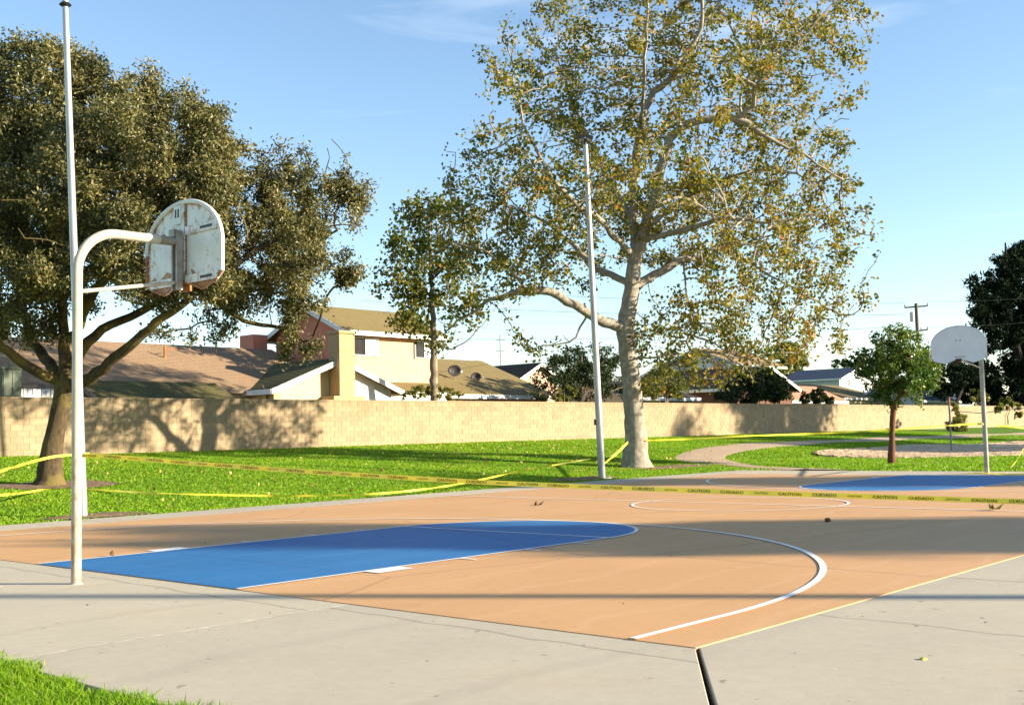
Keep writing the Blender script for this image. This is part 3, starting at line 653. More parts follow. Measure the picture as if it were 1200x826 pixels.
sb = [(600, 60, 38, -2), (640, 100, 48, 0), (590, 110, 30, -2), (660, 40, 50, 1.5), (700, 120, 60, 0), (640, 180, 50, 2), (590, 190, 45, -2), (560, 160, 26, -2), (545, 235, 32, -1), (570, 280, 45, 0), (520, 265, 24, -1), (620, 250, 58, 0), (680, 230, 55, -2.5), (700, 280, 45, 2.2),
      (740, 210, 65, 0), (770, 260, 60, 2), (790, 200, 60, -2), (760, 110, 60, 1), (730, 20, 50, 0), (800, 30, 50, 2), (830, 100, 50, -2), (860, 200, 65, 0), (830, 260, 60, 2.5), (880, 270, 60, -2), (930, 230, 55, 0), (975, 235, 42, 0), (1005, 270, 25, 0), (950, 290, 55, 1),
      (900, 120, 55, 2), (940, 60, 50, 0), (990, 40, 38, -1), (1005, 90, 22, 0), (970, 130, 35, 0), (900, 10, 50, 1), (960, 0, 45, 1), (1000, 10, 25, 0), (850, 320, 40, 0), (900, 330, 38, 1), (960, 345, 40, 0), (1005, 350, 26, 0), (870, 390, 38, 0), (830, 400, 28, 1), (930, 395, 30, 0), (980, 400, 22, 0), (800, 385, 26, 1), (1020, 310, 15, 0),
      (770, 395, 32, .5), (800, 375, 30, 0), (830, 425, 26, 0), (860, 400, 34, 1), (885, 425, 26, 0), (915, 400, 28, 0), (790, 440, 20, .5), (760, 430, 18, .8), (850, 350, 40, -1), (910, 360, 34, 1), (940, 425, 16, 0), (540, 270, 42, 0), (580, 330, 36, .5), (555, 210, 42, 0), (610, 290, 45, 1.5), (520, 310, 34, -.5), (660, 300, 34, -1), (1030, 285, 16, 0), (1010, 60, 22, 0), (1020, 25, 14, 0), (980, 170, 24, 1), (920, 160, 50, 0), (870, 60, 55, -1), (900, 400, 30, 1), (760, 60, 45, 1), (620, 405, 20, -.4), (650, 395, 18, -.3), (600, 330, 28, -1.5), (560, 330, 28, -1.5), (780, 345, 25, .5), (690, 330, 25, 1.5), (640, 310, 26, 0), (520, 370, 20, -1.4), (860, 430, 20, 0), (800, 430, 18, 1)]
LOW = [(a, b, r, d_) for a, b, r in ((780, 400, 26), (820, 410, 30), (860, 415, 30), (895, 405, 26), (840, 380, 30), (925, 400, 24), (800, 440, 18), (845, 440, 20), (880, 440, 14), (960, 380, 24), (985, 405, 14)) for d_ in (-.8, .8)]
def syc_t(C, t):
    w = (C - CAM) @ CR / ((C - CAM) @ CF) * FPX + 600
    return np.clip(t * .86 + .13 * np.clip((w - 620) / 250, -.6, .7) + (rng.random(len(t)) < .03) * .5, 0, 1)
make_tree('sycamore_tree', 'tall spreading sycamore with pale mottled trunk and thinning yellow-green leaves', SYC, syc_limbs, lumps(px_blobs([(a, b, r, dz * 2.1) for a, b, r, dz in sb + LOW], dS), 4, .32), 11500, .30, .014, L_SYC, BARK_SYC, .135, 10.5, .14, .75, .25, 1.5, tfun=syc_t, infl=3.5, rmax=.06, clump=2.6, clamp=1.0)

# slim street tree behind the wall, left of the sycamore
B_ = on_y(508, 470, 26.2); B_[2] = 1.0; dT = float((B_ - CAM) @ CF)
T = lambda *L_: pxl(L_, dT)
make_tree('street_tree', 'slim grey-trunked tree behind the wall with light yellow-green crown beside the two-storey house', B_, [
    ([B_] + T((508, 440, 0), (508, 400, 0), (506, 340, 0), (503, 280, .2), (505, 235, .2)), [.19, .17, .14, .11, .07, .03]),
    (T((508, 400, 0), (530, 410, -.2), (548, 398, -.3), (570, 375, -.4)), [.03, .03, .025, .015]),
    (T((507, 350, 0), (480, 320, -.5), (460, 300, -.8)), [.05, .04, .02]), (T((506, 330, 0), (530, 300, .6), (545, 270, .8)), [.05, .04, .02])],
    px_blobs([(490, 245, 20, .3), (445, 360, 14, 0), (470, 370, 20, 0), (500, 250, 26, 0), (480, 280, 34, 0), (525, 290, 32, 0), (470, 325, 30, -.6), (505, 330, 36, .5), (530, 345, 24, 0), (450, 350, 18, 0), (485, 365, 30, 0), (515, 385, 24, 0), (500, 405, 18, 0), (455, 310, 16, -.5), (545, 255, 26, 0), (540, 310, 24, 0)], dT), 800, .28, .008, L_SYC, BARK_GREY, .19, 15, .22, .8, .2, 1.5, tfun=lambda C, t: np.clip(t * .7, 0, 1))

# small round tree between the court and the sand
SM = hit(1045, 543); dM = float((SM - CAM) @ CF); M_ = lambda *L_: pxl(L_, dM)
make_tree('ornamental_tree', 'small round-crowned green tree with reddish forked trunk beyond the far end of the court', SM, [
    ([SM] + M_((1045, 515, 0), (1046, 485, 0), (1047, 474, 0)), [.15, .10, .10, .11]),
    (M_((1046, 478, 0), (1040, 462, .1), (1042, 440, .2), (1050, 415, .2), (1058, 395, 0)), [.09, .07, .05, .03, .015]),
    (M_((1047, 476, 0), (1056, 462, -.2), (1066, 445, -.4), (1080, 430, -.4)), [.08, .06, .04, .02]), (M_((1043, 465, 0), (1032, 445, .4), (1025, 425, .5)), [.05, .04, .02])],
    px_blobs([(1045, 405, 24, 0), (1065, 400, 20, 0), (1030, 415, 20, .6), (1025, 440, 22, 0), (1060, 430, 30, -.6), (1050, 435, 32, .8), (1080, 440, 24, 0), (1095, 440, 13, 0), (1085, 415, 15, 0), (1075, 460, 14, -.3), (1035, 460, 16, 0), (1062, 388, 9, 0), (1012, 425, 8, 0), (1102, 432, 8, 0)], dM),
    1300, .17, .008, L_GREEN, BARK_RED, .14, 20, .10, .5, .1, 1.4, tfun=lambda C, t: np.clip(t + .0, 0, 1), clump=5, clamp=1.0)

# a generic clumpy plant: short stems plus leaves grouped in sub-clumps
def clumpy(name, label, base, blobs, n, size, lmat, bmat, cat='tree', stem=.15, csd=.16, per=45, aspect=.5, droop=0, tf=None, group=None, shell=.55, limbs=True):
    t = empty(name, label, cat, base, group); base = np.asarray(base, float)
    nc = max(8, n // per); Cc = blob_attr(blobs, nc, shell); mean_r = np.mean([b[3] for b in blobs]); sd = mean_r * csd
    k = rng.integers(0, nc, n); C = Cc[k] + rng.normal(size=(n, 3)) * sd * np.array([1, 1, .8]); C[:, 2] = np.maximum(C[:, 2], base[2] + .02)
    tint = np.clip(.5 * rng.random(nc)[k] + .5 * rng.random(n), 0, 1)
    if tf: tint = tf(C, tint)
    mb = MB(); top = max(b[2] + b[3] * .4 for b in blobs); cx = np.mean([b[:3] for b in blobs], axis=0)
    mb.tube([(0, 0, -.2), (0, 0, (top - base[2]) * .3), (np.array([cx[0], cx[1], base[2] + (top - base[2]) * .6]) - base), (np.array([cx[0], cx[1], top]) - base)], [stem * 1.3, stem, stem * .7, stem * .2], 8)
    if limbs:
        for b in blobs:
            p = np.array(b[:3]) - base; s_ = np.array([0, 0, (top - base[2]) * random.uniform(.25, .55)])
            mb.tube([s_, (s_ + p) / 2 + np.array([0, 0, .1 * b[3]]), p], [stem * .45, stem * .3, stem * .12], 5)
    mb.build('trunk', bmat, t, smooth=True)
    leaves('crown', C, size, lmat, t, aspect, tint, origin=base, droop=droop); return t
def yb(L_, Y):
    out = []
    for (a, b, r, dy) in L_:
        p = on_y(a, b, Y + dy); d_ = float((p - CAM) @ CF); out.append((*p, r * d_ / FPX))
    return out
def gb(px, Y, z=1.0):
    p = on_y(px, 470, Y); return np.array([p[0], Y, z])
clumpy('evergreen_shrub', 'wide dark evergreen shrub topping the wall behind the light pole', gb(675, 27.5), yb([(650, 440, 22, 0), (670, 430, 24, 0), (700, 428, 24, 0), (690, 448, 26, -.6), (720, 440, 24, 0), (640, 455, 16, -.6), (735, 452, 14, 0), (662, 455, 16, -.8), (712, 418, 12, 0), (632, 462, 10, -.6)], 27.5), 12000, .16, L_DARK, BARK_GREY, 'shrub', .1, tf=lambda C, t: np.clip(t * .8 + (rng.random(len(t)) < .06) * .4, 0, 1))
clumpy('yellowish_shrub', 'yellow-green shrub above the wall just right of the sycamore trunk', gb(780, 27), yb([(765, 452, 14, 0), (785, 450, 16, 0), (775, 440, 14, 0), (798, 458, 10, 0)], 27), 4500, .16, L_BUSH, BARK_GREY, 'shrub', .08)
clumpy('clipped_hedge', 'low green and yellow bush on the wall under the slim street tree', gb(508, 26.2), yb([(490, 460, 9, 0), (508, 459, 10, 0), (525, 461, 8, 0), (537, 463, 6, 0), (476, 464, 5, 0)], 26.2), 4200, .09, L_BUSH, BARK_GREY, 'shrub', .05)
clumpy('small_bush', 'tiny yellow-green bush behind the wall left of the dark evergreen', gb(664, 26), yb([(655, 463, 7, 0), (667, 460, 9, 0)], 26), 900, .12, L_BUSH, BARK_GREY, 'shrub', .05)
clumpy('dark_bush', 'rounded dark bush in front of the brown gabled house', gb(888, 28), yb([(875, 455, 18, 0), (893, 450, 19, 0), (908, 456, 15, 0), (885, 440, 11, 0), (860, 460, 12, 0), (848, 463, 9, 0), (918, 464, 8, 0)], 28), 12000, .22, L_DARK, BARK_GREY, 'shrub', .08)
clumpy('low_dark_bush', 'low dark bush in front of the pink-roofed house', gb(955, 27), yb([(945, 466, 6, 0), (958, 464, 8, 0), (970, 467, 6, 0)], 27), 2600, .25, L_DARK, BARK_GREY, 'shrub', .06)
clumpy('distant_pale_tree', 'distant yellowish tree rising behind the roofs right of the sycamore crown', gb(930, 75), yb([(925, 415, 15, 0), (935, 425, 11, 0), (915, 425, 11, 0), (928, 435, 12, 0)], 75), 3500, .6, L_BUSH, BARK_GREY, 'tree', .2)
clumpy('distant_blue_tree', 'distant dark blue-green tree behind the slate-roofed house', gb(1002, 95), yb([(1000, 424, 12, 0), (985, 430, 8, 0), (1012, 428, 10, 0), (1005, 440, 13, 0)], 95), 3000, .7, L_DARK, BARK_GREY, 'tree', .2)
clumpy('dark_tree', 'mid-size dark tree behind the far backboard', gb(1120, 33), yb([(1110, 440, 20, 0), (1130, 432, 18, 0), (1140, 452, 20, 0), (1105, 458, 10, 0), (1150, 440, 18, 0), (1155, 462, 16, 0), (1125, 415, 10, 0)], 33), 16000, .36, L_PINE, BARK_PINE, 'tree', .2, tf=lambda C, t: np.clip(t + .3 * (rng.random(len(t)) < .3), 0, 1), limbs=False)
clumpy('pine_tree', 'large near-black pine with tufted outline at the right edge', gb(1200, 30, 1.0), yb([(1215, 320, 40, 0), (1195, 295, 13, 0), (1180, 315, 17, 0), (1170, 345, 20, 0), (1145, 340, 14, 0), (1135, 332, 9, 0), (1160, 365, 20, 0), (1190, 360, 28, 0), (1140, 360, 10, 0), (1148, 376, 13, 0), (1180, 385, 24, 0), (1210, 390, 30, 0), (1162, 318, 8, 0), (1195, 430, 22, 0), (1225, 440, 40, 0), (1180, 452, 18, 0), (1200, 462, 18, 0), (1163, 400, 14, 0), (1250, 350, 40, 0)], 30), 60000, .6, L_PINE, BARK_PINE, 'tree', .45, csd=.15, per=60, aspect=.3, limbs=False)
SG = hit(1122, 505)
p_ = SG; dg = float((SG - CAM) @ CF)
clumpy('conifer_sapling', 'thin young conifer sapling on the lawn beside the volleyball post', SG, px_blobs([(1122, 497, 12, 0), (1122, 487, 9, 0), (1121, 477, 6, 0), (1128, 500, 8, 0), (1114, 498, 8, 0)], dg), 1500, .26, L_BUSH, BARK_PINE, 'sapling', .035, shell=.2, aspect=.3, limbs=False)
clumpy('vine', 'trailing dark vine hanging over the wall below the pine', gb(1180, 24.6, 1.4), yb([(1180, 474, 8, 0), (1190, 480, 7, 0), (1170, 478, 5, 0), (1193, 488, 5, 0)], 24.65), 1500, .3, L_BUSH, BARK_GREY, 'plant', .05, limbs=False)
clumpy('wall_top_shrub', 'small olive shrub behind the wall left of the far hoop post', gb(1142, 26), yb([(1145, 463, 7, 0), (1152, 466, 6, 0), (1140, 466, 5, 0)], 26), 900, .3, L_BUSH, BARK_GREY, 'shrub', .05)

# trees standing beyond the right edge of the view whose long shadows cross the court and wall
aX = np.array([-math.cos(SUN_AZ), -math.sin(SUN_AZ)]); bX = np.array([-aX[1], aX[0]])
def sun_pos(s, a): return aX * a + bX * s
def shade_tree(label, s, a, crown, n=9000, size=.4, mat_=L_DARK):
    p = sun_pos(s, a); base = np.array([p[0], p[1], float(terr(*p)) if p[1] > 8 else 0.])
    bl = []
    for (ds, z, r) in crown:
        for da in (-r * .5, r * .5):
            q = sun_pos(s + ds, a + da); bl.append((q[0], q[1], z, r))
    return clumpy('tall_tree', label, base, bl, n, size, mat_, BARK_GREY, 'tree', .25, csd=.22, group='tall trees standing to the right of the court')
tE = math.tan(SUN_EL)
shade_tree('tall narrow tree on the sunny side of the court, nearest of the group', -3.9, -50, [(0, 11.6, 2.0), (0, 9.6, 2.1), (.2, 7.4, 2.1), (-.2, 13.4, 1.2), (-1.6, 14.6, .8), (.8, 12.6, 1.0)], 24000)
shade_tree('tall tree right of the court with the broadest crown', -17.5, -52, [(0, 10, 2.4), (2, 8, 2.0), (-1.5, 12.6, 1.8), (-3, 14.4, 1.2), (1, 6, 2.2)], 16000)
shade_tree('tall tree right of the sand court', -50, -52, [(0, 9.5, 2.2), (-2, 11, 2.2), (3.5, 9, 2), (-5, 10.5, 2.5), (-4, 13, 2), (1.5, 11.5, 1.8), (5.5, 10.5, 1.2)], 14000)
shade_tree('tallest tree right of the sand court, farthest of the group', -64.5, -50, [(0, 13, 2.6), (3, 13, 2.2), (-3, 13.5, 2.4), (0, 15.5, 2), (4, 15, 2), (-1, 10, 2.5), (2, 10.5, 2)], 16000)

# ------------------------------------------------------------------ near basketball hoop (seen from behind)
HP = np.array([-.62, -.15, -.018])
hoop = empty('basketball_hoop', 'near basketball hoop with bent cream pole and rusty white board seen from behind', 'basketball hoop', HP)
def bend(z_top, r, x_end, drop=0, n=12):
    pts = [(0, 0, -.1), (0, 0, z_top - r)] ; pts += [(r - r * math.cos(t), 0, z_top - r + r * math.sin(t)) for t in np.linspace(0, math.pi / 2, n)[1:]]
    pts += [(x_end, 0, z_top + drop)]; return pts
def backboard(parent, x, zc, facing, hw=.72, main=None, back=None):
    """fan board in the plane X=x; facing +1 faces +X. returns board object"""
    # outline (y,z) relative to board foot z=0 at rim level
    def ol(sc=1.0):
        o_ = [(sc * hw * math.cos(t), .42 + sc * .50 * math.sin(t)) for t in np.linspace(0, math.pi, 33)]
        o_ += [(-sc * hw, .10 + (1 - sc) * .3), (-sc * .62, .02 + (1 - sc) * .3), (-sc * .36, -.055 + (1 - sc) * .3), (-sc * .22, .0 + (1 - sc) * .3), (0, .055 + (1 - sc) * .3), (sc * .22, .0 + (1 - sc) * .3), (sc * .36, -.055 + (1 - sc) * .3), (sc * .62, .02 + (1 - sc) * .3), (sc * hw, .10 + (1 - sc) * .3)]
        return o_
    O1 = ol(); n = len(O1); t = .008
    # finely gridded back panel so that rust can follow seams and edges
    ys_ = np.linspace(-hw, hw, 41); zs_ = np.linspace(-.06, .925, 31)
    mb = MB().prism([(a, b + zc) for a, b in O1], 0, x - t / 2, x + t / 2); bo = mb.build('backboard', main, parent)
    if back:
        from mathutils.geometry import tessellate_polygon
        ang = np.array(O1); V = []; F = []; tint = []
        rings = [1.0, .97, .92, .8, .55, .25]; c0 = np.array([0, .42])
        for rr_ in rings:
            for q in ang: V.append((x - facing * (t / 2 + .003), *(c0 + (q - c0) * rr_ + np.array([0, zc]))))
        for i in range(len(rings) - 1):
            for k in range(n): a = i * n + k; b = i * n + (k + 1) % n; F.append((a, b, b + n, a + n)); tint.append([.62, .40, .2, .12, .05][i] + (.6 if V[a][2] - zc < .07 else 0) )
        V.append((x - facing * (t / 2 + .003), 0, .42 + zc)); 
        for k in range(n): F.append(((len(rings) - 1) * n + k, (len(rings) - 1) * n + (k + 1) % n, len(V) - 1, len(V) - 1)); tint.append(0)
        F4 = np.array(F); me = MB(); me.add(V, [tuple(dict.fromkeys(f)) for f in F]); p = me.build('back_panel', back, bo)
        at_ = p.data.attributes.new('tint', 'FLOAT', 'FACE'); at_.data.foreach_set('value', np.array(tint[:len(p.data.polygons)], dtype=np.float32))
        def tinted(mbx, nm, val, m_=back):
            q = mbx.build(nm, m_, bo); a2 = q.data.attributes.new('tint', 'FLOAT', 'FACE'); a2.data.foreach_set('value', np.full(len(q.data.polygons), val, dtype=np.float32)); return q
        # rolled edge tube
        rim_pts = [(x - facing * .022, a, b + zc) for a, b in O1]; 
        tinted(MB().tube(rim_pts[:34] , .024, 8), 'rolled_edge', .12)
        tinted(MB().tube(rim_pts[33:] + [rim_pts[0]], .012, 6), 'lower_edge', .75)
        xb0, xb1 = sorted((x - facing * .012, x - facing * .03))
        for sy in (-1, 1):
            for zz, w_ in ((.60, .66), (.075, .70)):
                a, b = sorted((sy * .05, sy * w_)); ww = .64 if zz > .5 else .66; b = min(b, ww); a = max(a, -ww)
                q = tinted(MB().box(xb0, xb1, a, b, zc + zz - .045, zc + zz + .045), 'stiffener', .25)
                c_ = sy * .45; s0, s1 = sorted((x - facing * .031, x - facing * .034)); MB().box(s0, s1, c_ - .11, c_ + .11, zc + zz - .015, zc + zz + .012).build('slot', BLACK, bo)
        tinted(MB().box(xb0, xb1, -.035, .035, zc + .08, zc + .90), 'centre_strip', .3)
        tinted(MB().box(*sorted((x - facing * .012, x - facing * .016)), -.058, -.044, zc + .05, zc + .895), 'rusty_seam', 1.1)
        tinted(MB().box(*sorted((x - facing * .031, x - facing * .040)), .02, .15, zc + .69, zc + .89), 'top_plate', .15)
        for yy in (.06, .11): MB().box(*sorted((x - facing * .041, x - facing * .044)), yy - .012, yy + .012, zc + .76, zc + .85).build('slot', BLACK, bo)
    return bo
def rim(parent, x, z, facing):
    r = .23; cx = x + facing * (.15 + r)
    ro = MB().tube([(cx + r * math.cos(t), r * math.sin(t), z) for t in np.linspace(0, 2 * math.pi, 33)], .010, 8, cap=False).build('rim', RUST, parent, smooth=True)
    MB().box(*sorted((x + facing * .005, x + facing * .02)), -.09, .09, z - .14, z + .03).build('rim_plate', RUST, ro)
    MB().tube([(x + facing * .01, -.08, z - .0), (cx - facing * r * .8, -.14, z)], .008, 6).tube([(x + facing * .01, .08, z), (cx - facing * r * .8, .14, z)], .008, 6).tube([(x + facing * .01, 0, z - .13), (cx - facing * r, 0, z)], .008, 6).build('rim_brace', RUST, ro)
    return ro
ARMZ = 3.50
MB().tube(bend(ARMZ, .42, .90, .0), .049, 20).build('bent_pole', POLEPAINT, hoop, smooth=True)
MB().tube([(.88, 0, ARMZ), (1.10, 0, ARMZ)], .048, 16).build('extension_sleeve', GREYMETAL, hoop, smooth=True)  # dull grey colour stands in for shade on the arm's board end
MB().tube([(.02, 0, 2.88), (1.10, .0, 3.06)], .021, 10).build('lower_brace', POLEPAINT, hoop, smooth=True)
MB().box(1.08, 1.13, .03, .055, 2.98, 3.62).box(1.08, 1.13, -.055, -.03, 2.98, 3.62).box(1.13, 1.15, -.055, .055, 2.98, 3.62).box(1.06, 1.10, -.03, .07, 3.55, 3.63).build('mounting_channel', GREYMETAL, hoop)
MB().tube([(0, 0, 0), (0, 0, .018)], [.075, .06], 18).build('base_collar', SEAL, hoop, smooth=True)
BZ = 3.00 + .018
bo = backboard(hoop, 1.21, BZ, 1, .73, BOARDWHITE, RUSTWHITE); MB().box(1.216, 1.24, -.09, .09, 2.97, 3.14).build('rim_plate', RUST, bo)

# far hoop (seen from the front)
FP = np.array([25.28, .18, -.018])
hoop2 = empty('basketball_hoop', 'far basketball hoop with plain white fan board facing the camera', 'basketball hoop', FP)
pts = [(-a, b, c) for a, b, c in bend(3.45, .42, 1.0)]
MB().tube(pts, .062, 18).build('bent_pole', mat('far_pole_paint', (.42, .40, .34), (.30, .26, .20), 6, .5, bmp=.1), hoop2, smooth=True)
MB().tube([(-.02, 0, 2.85), (-1.5, 0, 3.03)], .021, 8).build('lower_brace', POLEPAINT, hoop2)
MB().box(-1.55, -1.50, -.05, .05, 2.98, 3.6).build('mounting_channel', GREYMETAL, hoop2)
MB().tube([(-1.0, 0, 3.45), (-1.52, 0, 3.45)], .05, 12).build('extension_sleeve', GREYMETAL, hoop2, smooth=True)
b2 = backboard(hoop2, -1.6, 2.99, -1, .72, BOARDWHITE, None)
MB().tube([(-1.603, a, b + 2.99) for a, b in [(.72 * math.cos(t), .42 + .5 * math.sin(t)) for t in np.linspace(0, math.pi, 33)]], .018, 6).build('rolled_edge', BOARDWHITE, b2, smooth=True)
for yy in (-.05, .05): MB().box(-1.6065, -1.6055, yy - .02, yy + .02, 3.52, 3.55).build('bolt_slot', GREYMETAL, b2)
MB().box(-1.6065, -1.6055, -.17, .12, 3.10, 3.12).build('scuff_mark', GREYMETAL, b2)
ro = MB().box(-1.63, -1.606, -.07, .07, 2.94, 3.06).box(-1.68, -1.63, -.07, -.05, 2.95, 3.05).box(-1.68, -1.63, .05, .07, 2.95, 3.05).build('rim_plate', mat('dark_rust', (.12, .06, .03), (.07, .035, .02), 15), hoop2)
for k in range(0):
    t = 2 * math.pi * k / 7 + .3; cx = -1.6 - .38
    a = (cx + .23 * math.cos(t), .23 * math.sin(t), 3.03); b = (cx + .15 * math.cos(t + .5), .15 * math.sin(t + .5), 2.80 - .08 * (k % 3))
    MB().tube([a, ((a[0] + b[0]) / 2, (a[1] + b[1]) / 2, 2.9), b], .006, 4).build('net_cord', RUST, ro)

# ------------------------------------------------------------------ light poles
lp = empty('light_pole', 'tall slender grey pole standing just behind the near hoop', 'light pole', LP0)
top0 = at(76.5, 6, float((LP0 - CAM) @ CF)) - LP0
MB().tube([(0, 0, -.1), tuple(top0 * .42), tuple(top0)], [.082, .072, .052], 18).build('pole', STEEL, lp, smooth=True)
MB().tube([top0 + (0, 0, -.04), top0 + (0, 0, 0), top0 + (0, 0, .04)], [.06, .11, .07], 16).build('collar', BLACK, lp)
MB().tube([top0 + (0, 0, .04), top0 + (0, 0, 1.2)], [.055, .05], 12).build('upper_pole', STEEL, lp, smooth=True)
MB().box(-.16, .16, -.16, .16, -.02, .02).build('base_plate', SEAL, lp, bevel=.006)
for a in ((.11, .11), (-.11, .11), (.11, -.11), (-.11, -.11)): MB().tube([(a[0], a[1], .02), (a[0], a[1], .06)], .014, 6).build('anchor_bolt', GREYMETAL, lp)
def floodlights(parent, top, ang, n=2):
    hb = MB().tube([(top[0], top[1], top[2]), (top[0], top[1], top[2] + .18)], .04, 10).build('head_bracket', BLACK, parent)
    for k in range(n):
        s = -1 if k else 1; d_ = np.array([math.cos(ang), math.sin(ang)]); c = np.array(top[:2]) + d_ * .13 * s
        vs = []
        f = MB().box(-.09, .09, -.14, .14, -.05, .05); l = MB().box(-.075, .075, -.12, .12, -.062, -.051)
        for mbx, nm, m_ in ((f, 'lamp_housing', BLACK), (l, 'lamp_lens', LENS)):
            o_ = mbx.build(nm, m_, hb); o_.location = (c[0], c[1], top[2] + .2); o_.rotation_euler = Euler((R_(0), R_(25 * s) , ang)); 
lq = empty('light_pole', 'tall grey steel pole with black floodlight heads in front of the sycamore', 'light pole', LP1)
top1 = at(686, 170, float((LP1 - CAM) @ CF)) - LP1
MB().tube([(0, 0, -.1), tuple(top1 * .5), tuple(top1)], [.108, .09, .068], 18).build('pole', STEEL, lq, smooth=True)
MB().box(-.2, .2, -.2, .2, -.02, .03).build('base_plate', STEEL, lq, bevel=.006)
for a in ((.15, .15), (-.15, .15), (.15, -.15), (-.15, -.15)): MB().tube([(a[0], a[1], .03), (a[0], a[1], .09)], .02, 6).build('anchor_bolt', GREYMETAL, lq)
MB().box(-.22, -.10, -.02, .07, 1.55, 1.72).build('junction_box', mat('brown_box', (.10, .07, .05), (.06, .04, .03), 9), lq)
floodlights(lq, top1, R_(-50))
q3 = sun_pos(1.45, -34)
lr = empty('light_pole', 'tall lamp pole standing right of the court out of the picture', 'light pole', (q3[0], q3[1], 0))
MB().tube([(0, 0, -.1), (0, 0, 10.4)], [.15, .12], 14).build('pole', STEEL, lr, smooth=True); floodlights(lr, np.array([0, 0, 10.4]), R_(33))

# ------------------------------------------------------------------ caution tape
def tape_mat():
    m, n, b = nodes_mat('yellow_tape'); v = mapped(n)
    col = ramp(n, noise(n, v, 5, 4), [(.3, (.82, .68, .05)), (.7, (.92, .80, .09))])
    n.links.new(col, b.inputs['Base Color']); b.inputs['Roughness'].default_value = .35
    t = n.nodes.new('ShaderNodeBsdfTranslucent'); t.inputs[0].default_value = (.85, .75, .1, 1); s = n.nodes.new('ShaderNodeMixShader'); s.inputs[0].default_value = .25
    n.links.new(b.outputs[0], s.inputs[1]); n.links.new(t.outputs[0], s.inputs[2]); n.links.new(s.outputs[0], n.nodes['Material Output'].inputs[0]); return m
TAPE = tape_mat(); INK = mat('black_tape_ink', (.03, .025, .01), (.02, .018, .01), 30, .5, bmp=0)
TXT = {}
def text_mesh(s, size):
    if (s, size) in TXT: return TXT[(s, size)]
    cu = bpy.data.curves.new('t', 'FONT'); cu.body = s; cu.size = size; cu.resolution_u = 2; cu.offset = size * .012
    o = bpy.data.objects.new('t', cu); COL.objects.link(o); dg = bpy.context.evaluated_depsgraph_get(); dg.update()
    me = o.evaluated_get(dg).to_mesh(); V = np.array([v.co[:] for v in me.vertices]); F = [tuple(p.vertices) for p in me.polygons]
    o.evaluated_get(dg).to_mesh_clear(); bpy.data.objects.remove(o); bpy.data.curves.remove(cu); V[:, 0] -= V[:, 0].min(); TXT[(s, size)] = (V, F); return V, F
def tape(name, label, pts, w=.076, text=True, twist=0, group=None, phase=0.):
    P = np.array(smooth(pts) if len(pts) > 2 else [np.array(pts[0]) + (np.array(pts[1]) - np.array(pts[0])) * t for t in np.linspace(0, 1, 20)]); org = P[0].copy(); P = P - org
    s = np.r_[0, np.cumsum(np.linalg.norm(np.diff(P, axis=0), axis=1))]; n = max(12, int(s[-1] / .12)); u = np.linspace(0, s[-1], n)
    Q = np.stack([np.interp(u, s, P[:, i]) for i in range(3)], 1); T_ = unit(np.gradient(Q, axis=0)); up = np.array([0, 0, 1.]); side = unit(np.cross(T_, up))
    a = twist * np.sin(u * .9 + 1) + .25 * twist * np.sin(u * 4.1); U = up[None] * np.cos(a)[:, None] + side * np.sin(a)[:, None]; U = unit(U - T_ * (U * T_).sum(1)[:, None]); Nn = np.cross(T_, U)
    ripple = (.006 * np.sin(u * 7) * (twist > 0))[:, None] * Nn; A = Q + U * w / 2 + ripple; B = Q - U * w / 2 - ripple
    e = empty(name, label, 'caution tape', org, group)
    V = np.concatenate([A, Q, B]); F = np.array([(i, i + 1, i + 1 + n, i + n) for i in range(n - 1)] + [(i + n, i + 1 + n, i + 1 + 2 * n, i + 2 * n) for i in range(n - 1)])
    fast_mesh('ribbon', V, F, TAPE, e, smooth=True)
    if text:
        items = [('CAUTION', .062), ('CUIDADO', .062), ('CAUTION', .036)]; k = 0; pos = .1 + phase
        while pos < s[-1] - .6:
            mb = MB(); tx, sz = items[k % 3]; V0, F0 = text_mesh(tx, sz); L_ = V0[:, 0].max() * 1.25; h = sz * .72
            X = V0[:, 0] * 1.25 + pos; Yv = V0[:, 1] - h / 2
            for sgn in (1, -1):
                X_ = X if sgn > 0 else (pos * 2 + L_ - X)
                C_ = np.stack([np.interp(X_, u, Q[:, i]) for i in range(3)], 1); Ui = np.stack([np.interp(X_, u, U[:, i]) for i in range(3)], 1); Ni = np.stack([np.interp(X_, u, Nn[:, i]) for i in range(3)], 1)
                mb.add(C_ + Ui * Yv[:, None] + Ni * sgn * .003, F0)
            q_ = mb.build('printed_word', INK, e); pos += L_ + .16; k += 1
    return e
d0 = float((LP0 - CAM) @ CF); dF = float((FP - CAM) @ CF); d1 = float((LP1 - CAM) @ CF)
def lin(pxs, xa, da, xb, db):
    return [at(a, b, 1 / (1 / da + (1 / db - 1 / da) * (a - xa) / (xb - xa))) for a, b in pxs]
GT = 'yellow caution tape strung round the court'
tape('caution_tape', 'long yellow caution tape with black lettering sagging across the whole court', lin([(88, 533.5), (130, 535), (250, 544.5), (400, 555), (560, 564.5), (700, 570.5), (860, 576.5), (1000, 581), (1120, 585), (1200, 587.5), (1330, 589)], 88, d0 - .1, 1200, 16.5), .078, True, .12)
tape('caution_tape', 'pale caution tape strand running out of frame at left, upper of the two', [at(85, 533, d0 - .1), at(60, 535.5, d0 - 1.6), at(20, 546, d0 - 4), at(-20, 559, d0 - 6)], .045, False, .5)
tape('caution_tape', 'pale caution tape strand passing the oak foot at left, lower of the two', [at(50, 573.5, dO - 1.2), at(30, 577, dO - 4), at(-5, 580.5, dO - 8), at(-50, 583, dO - 11)], .045, False, .6)
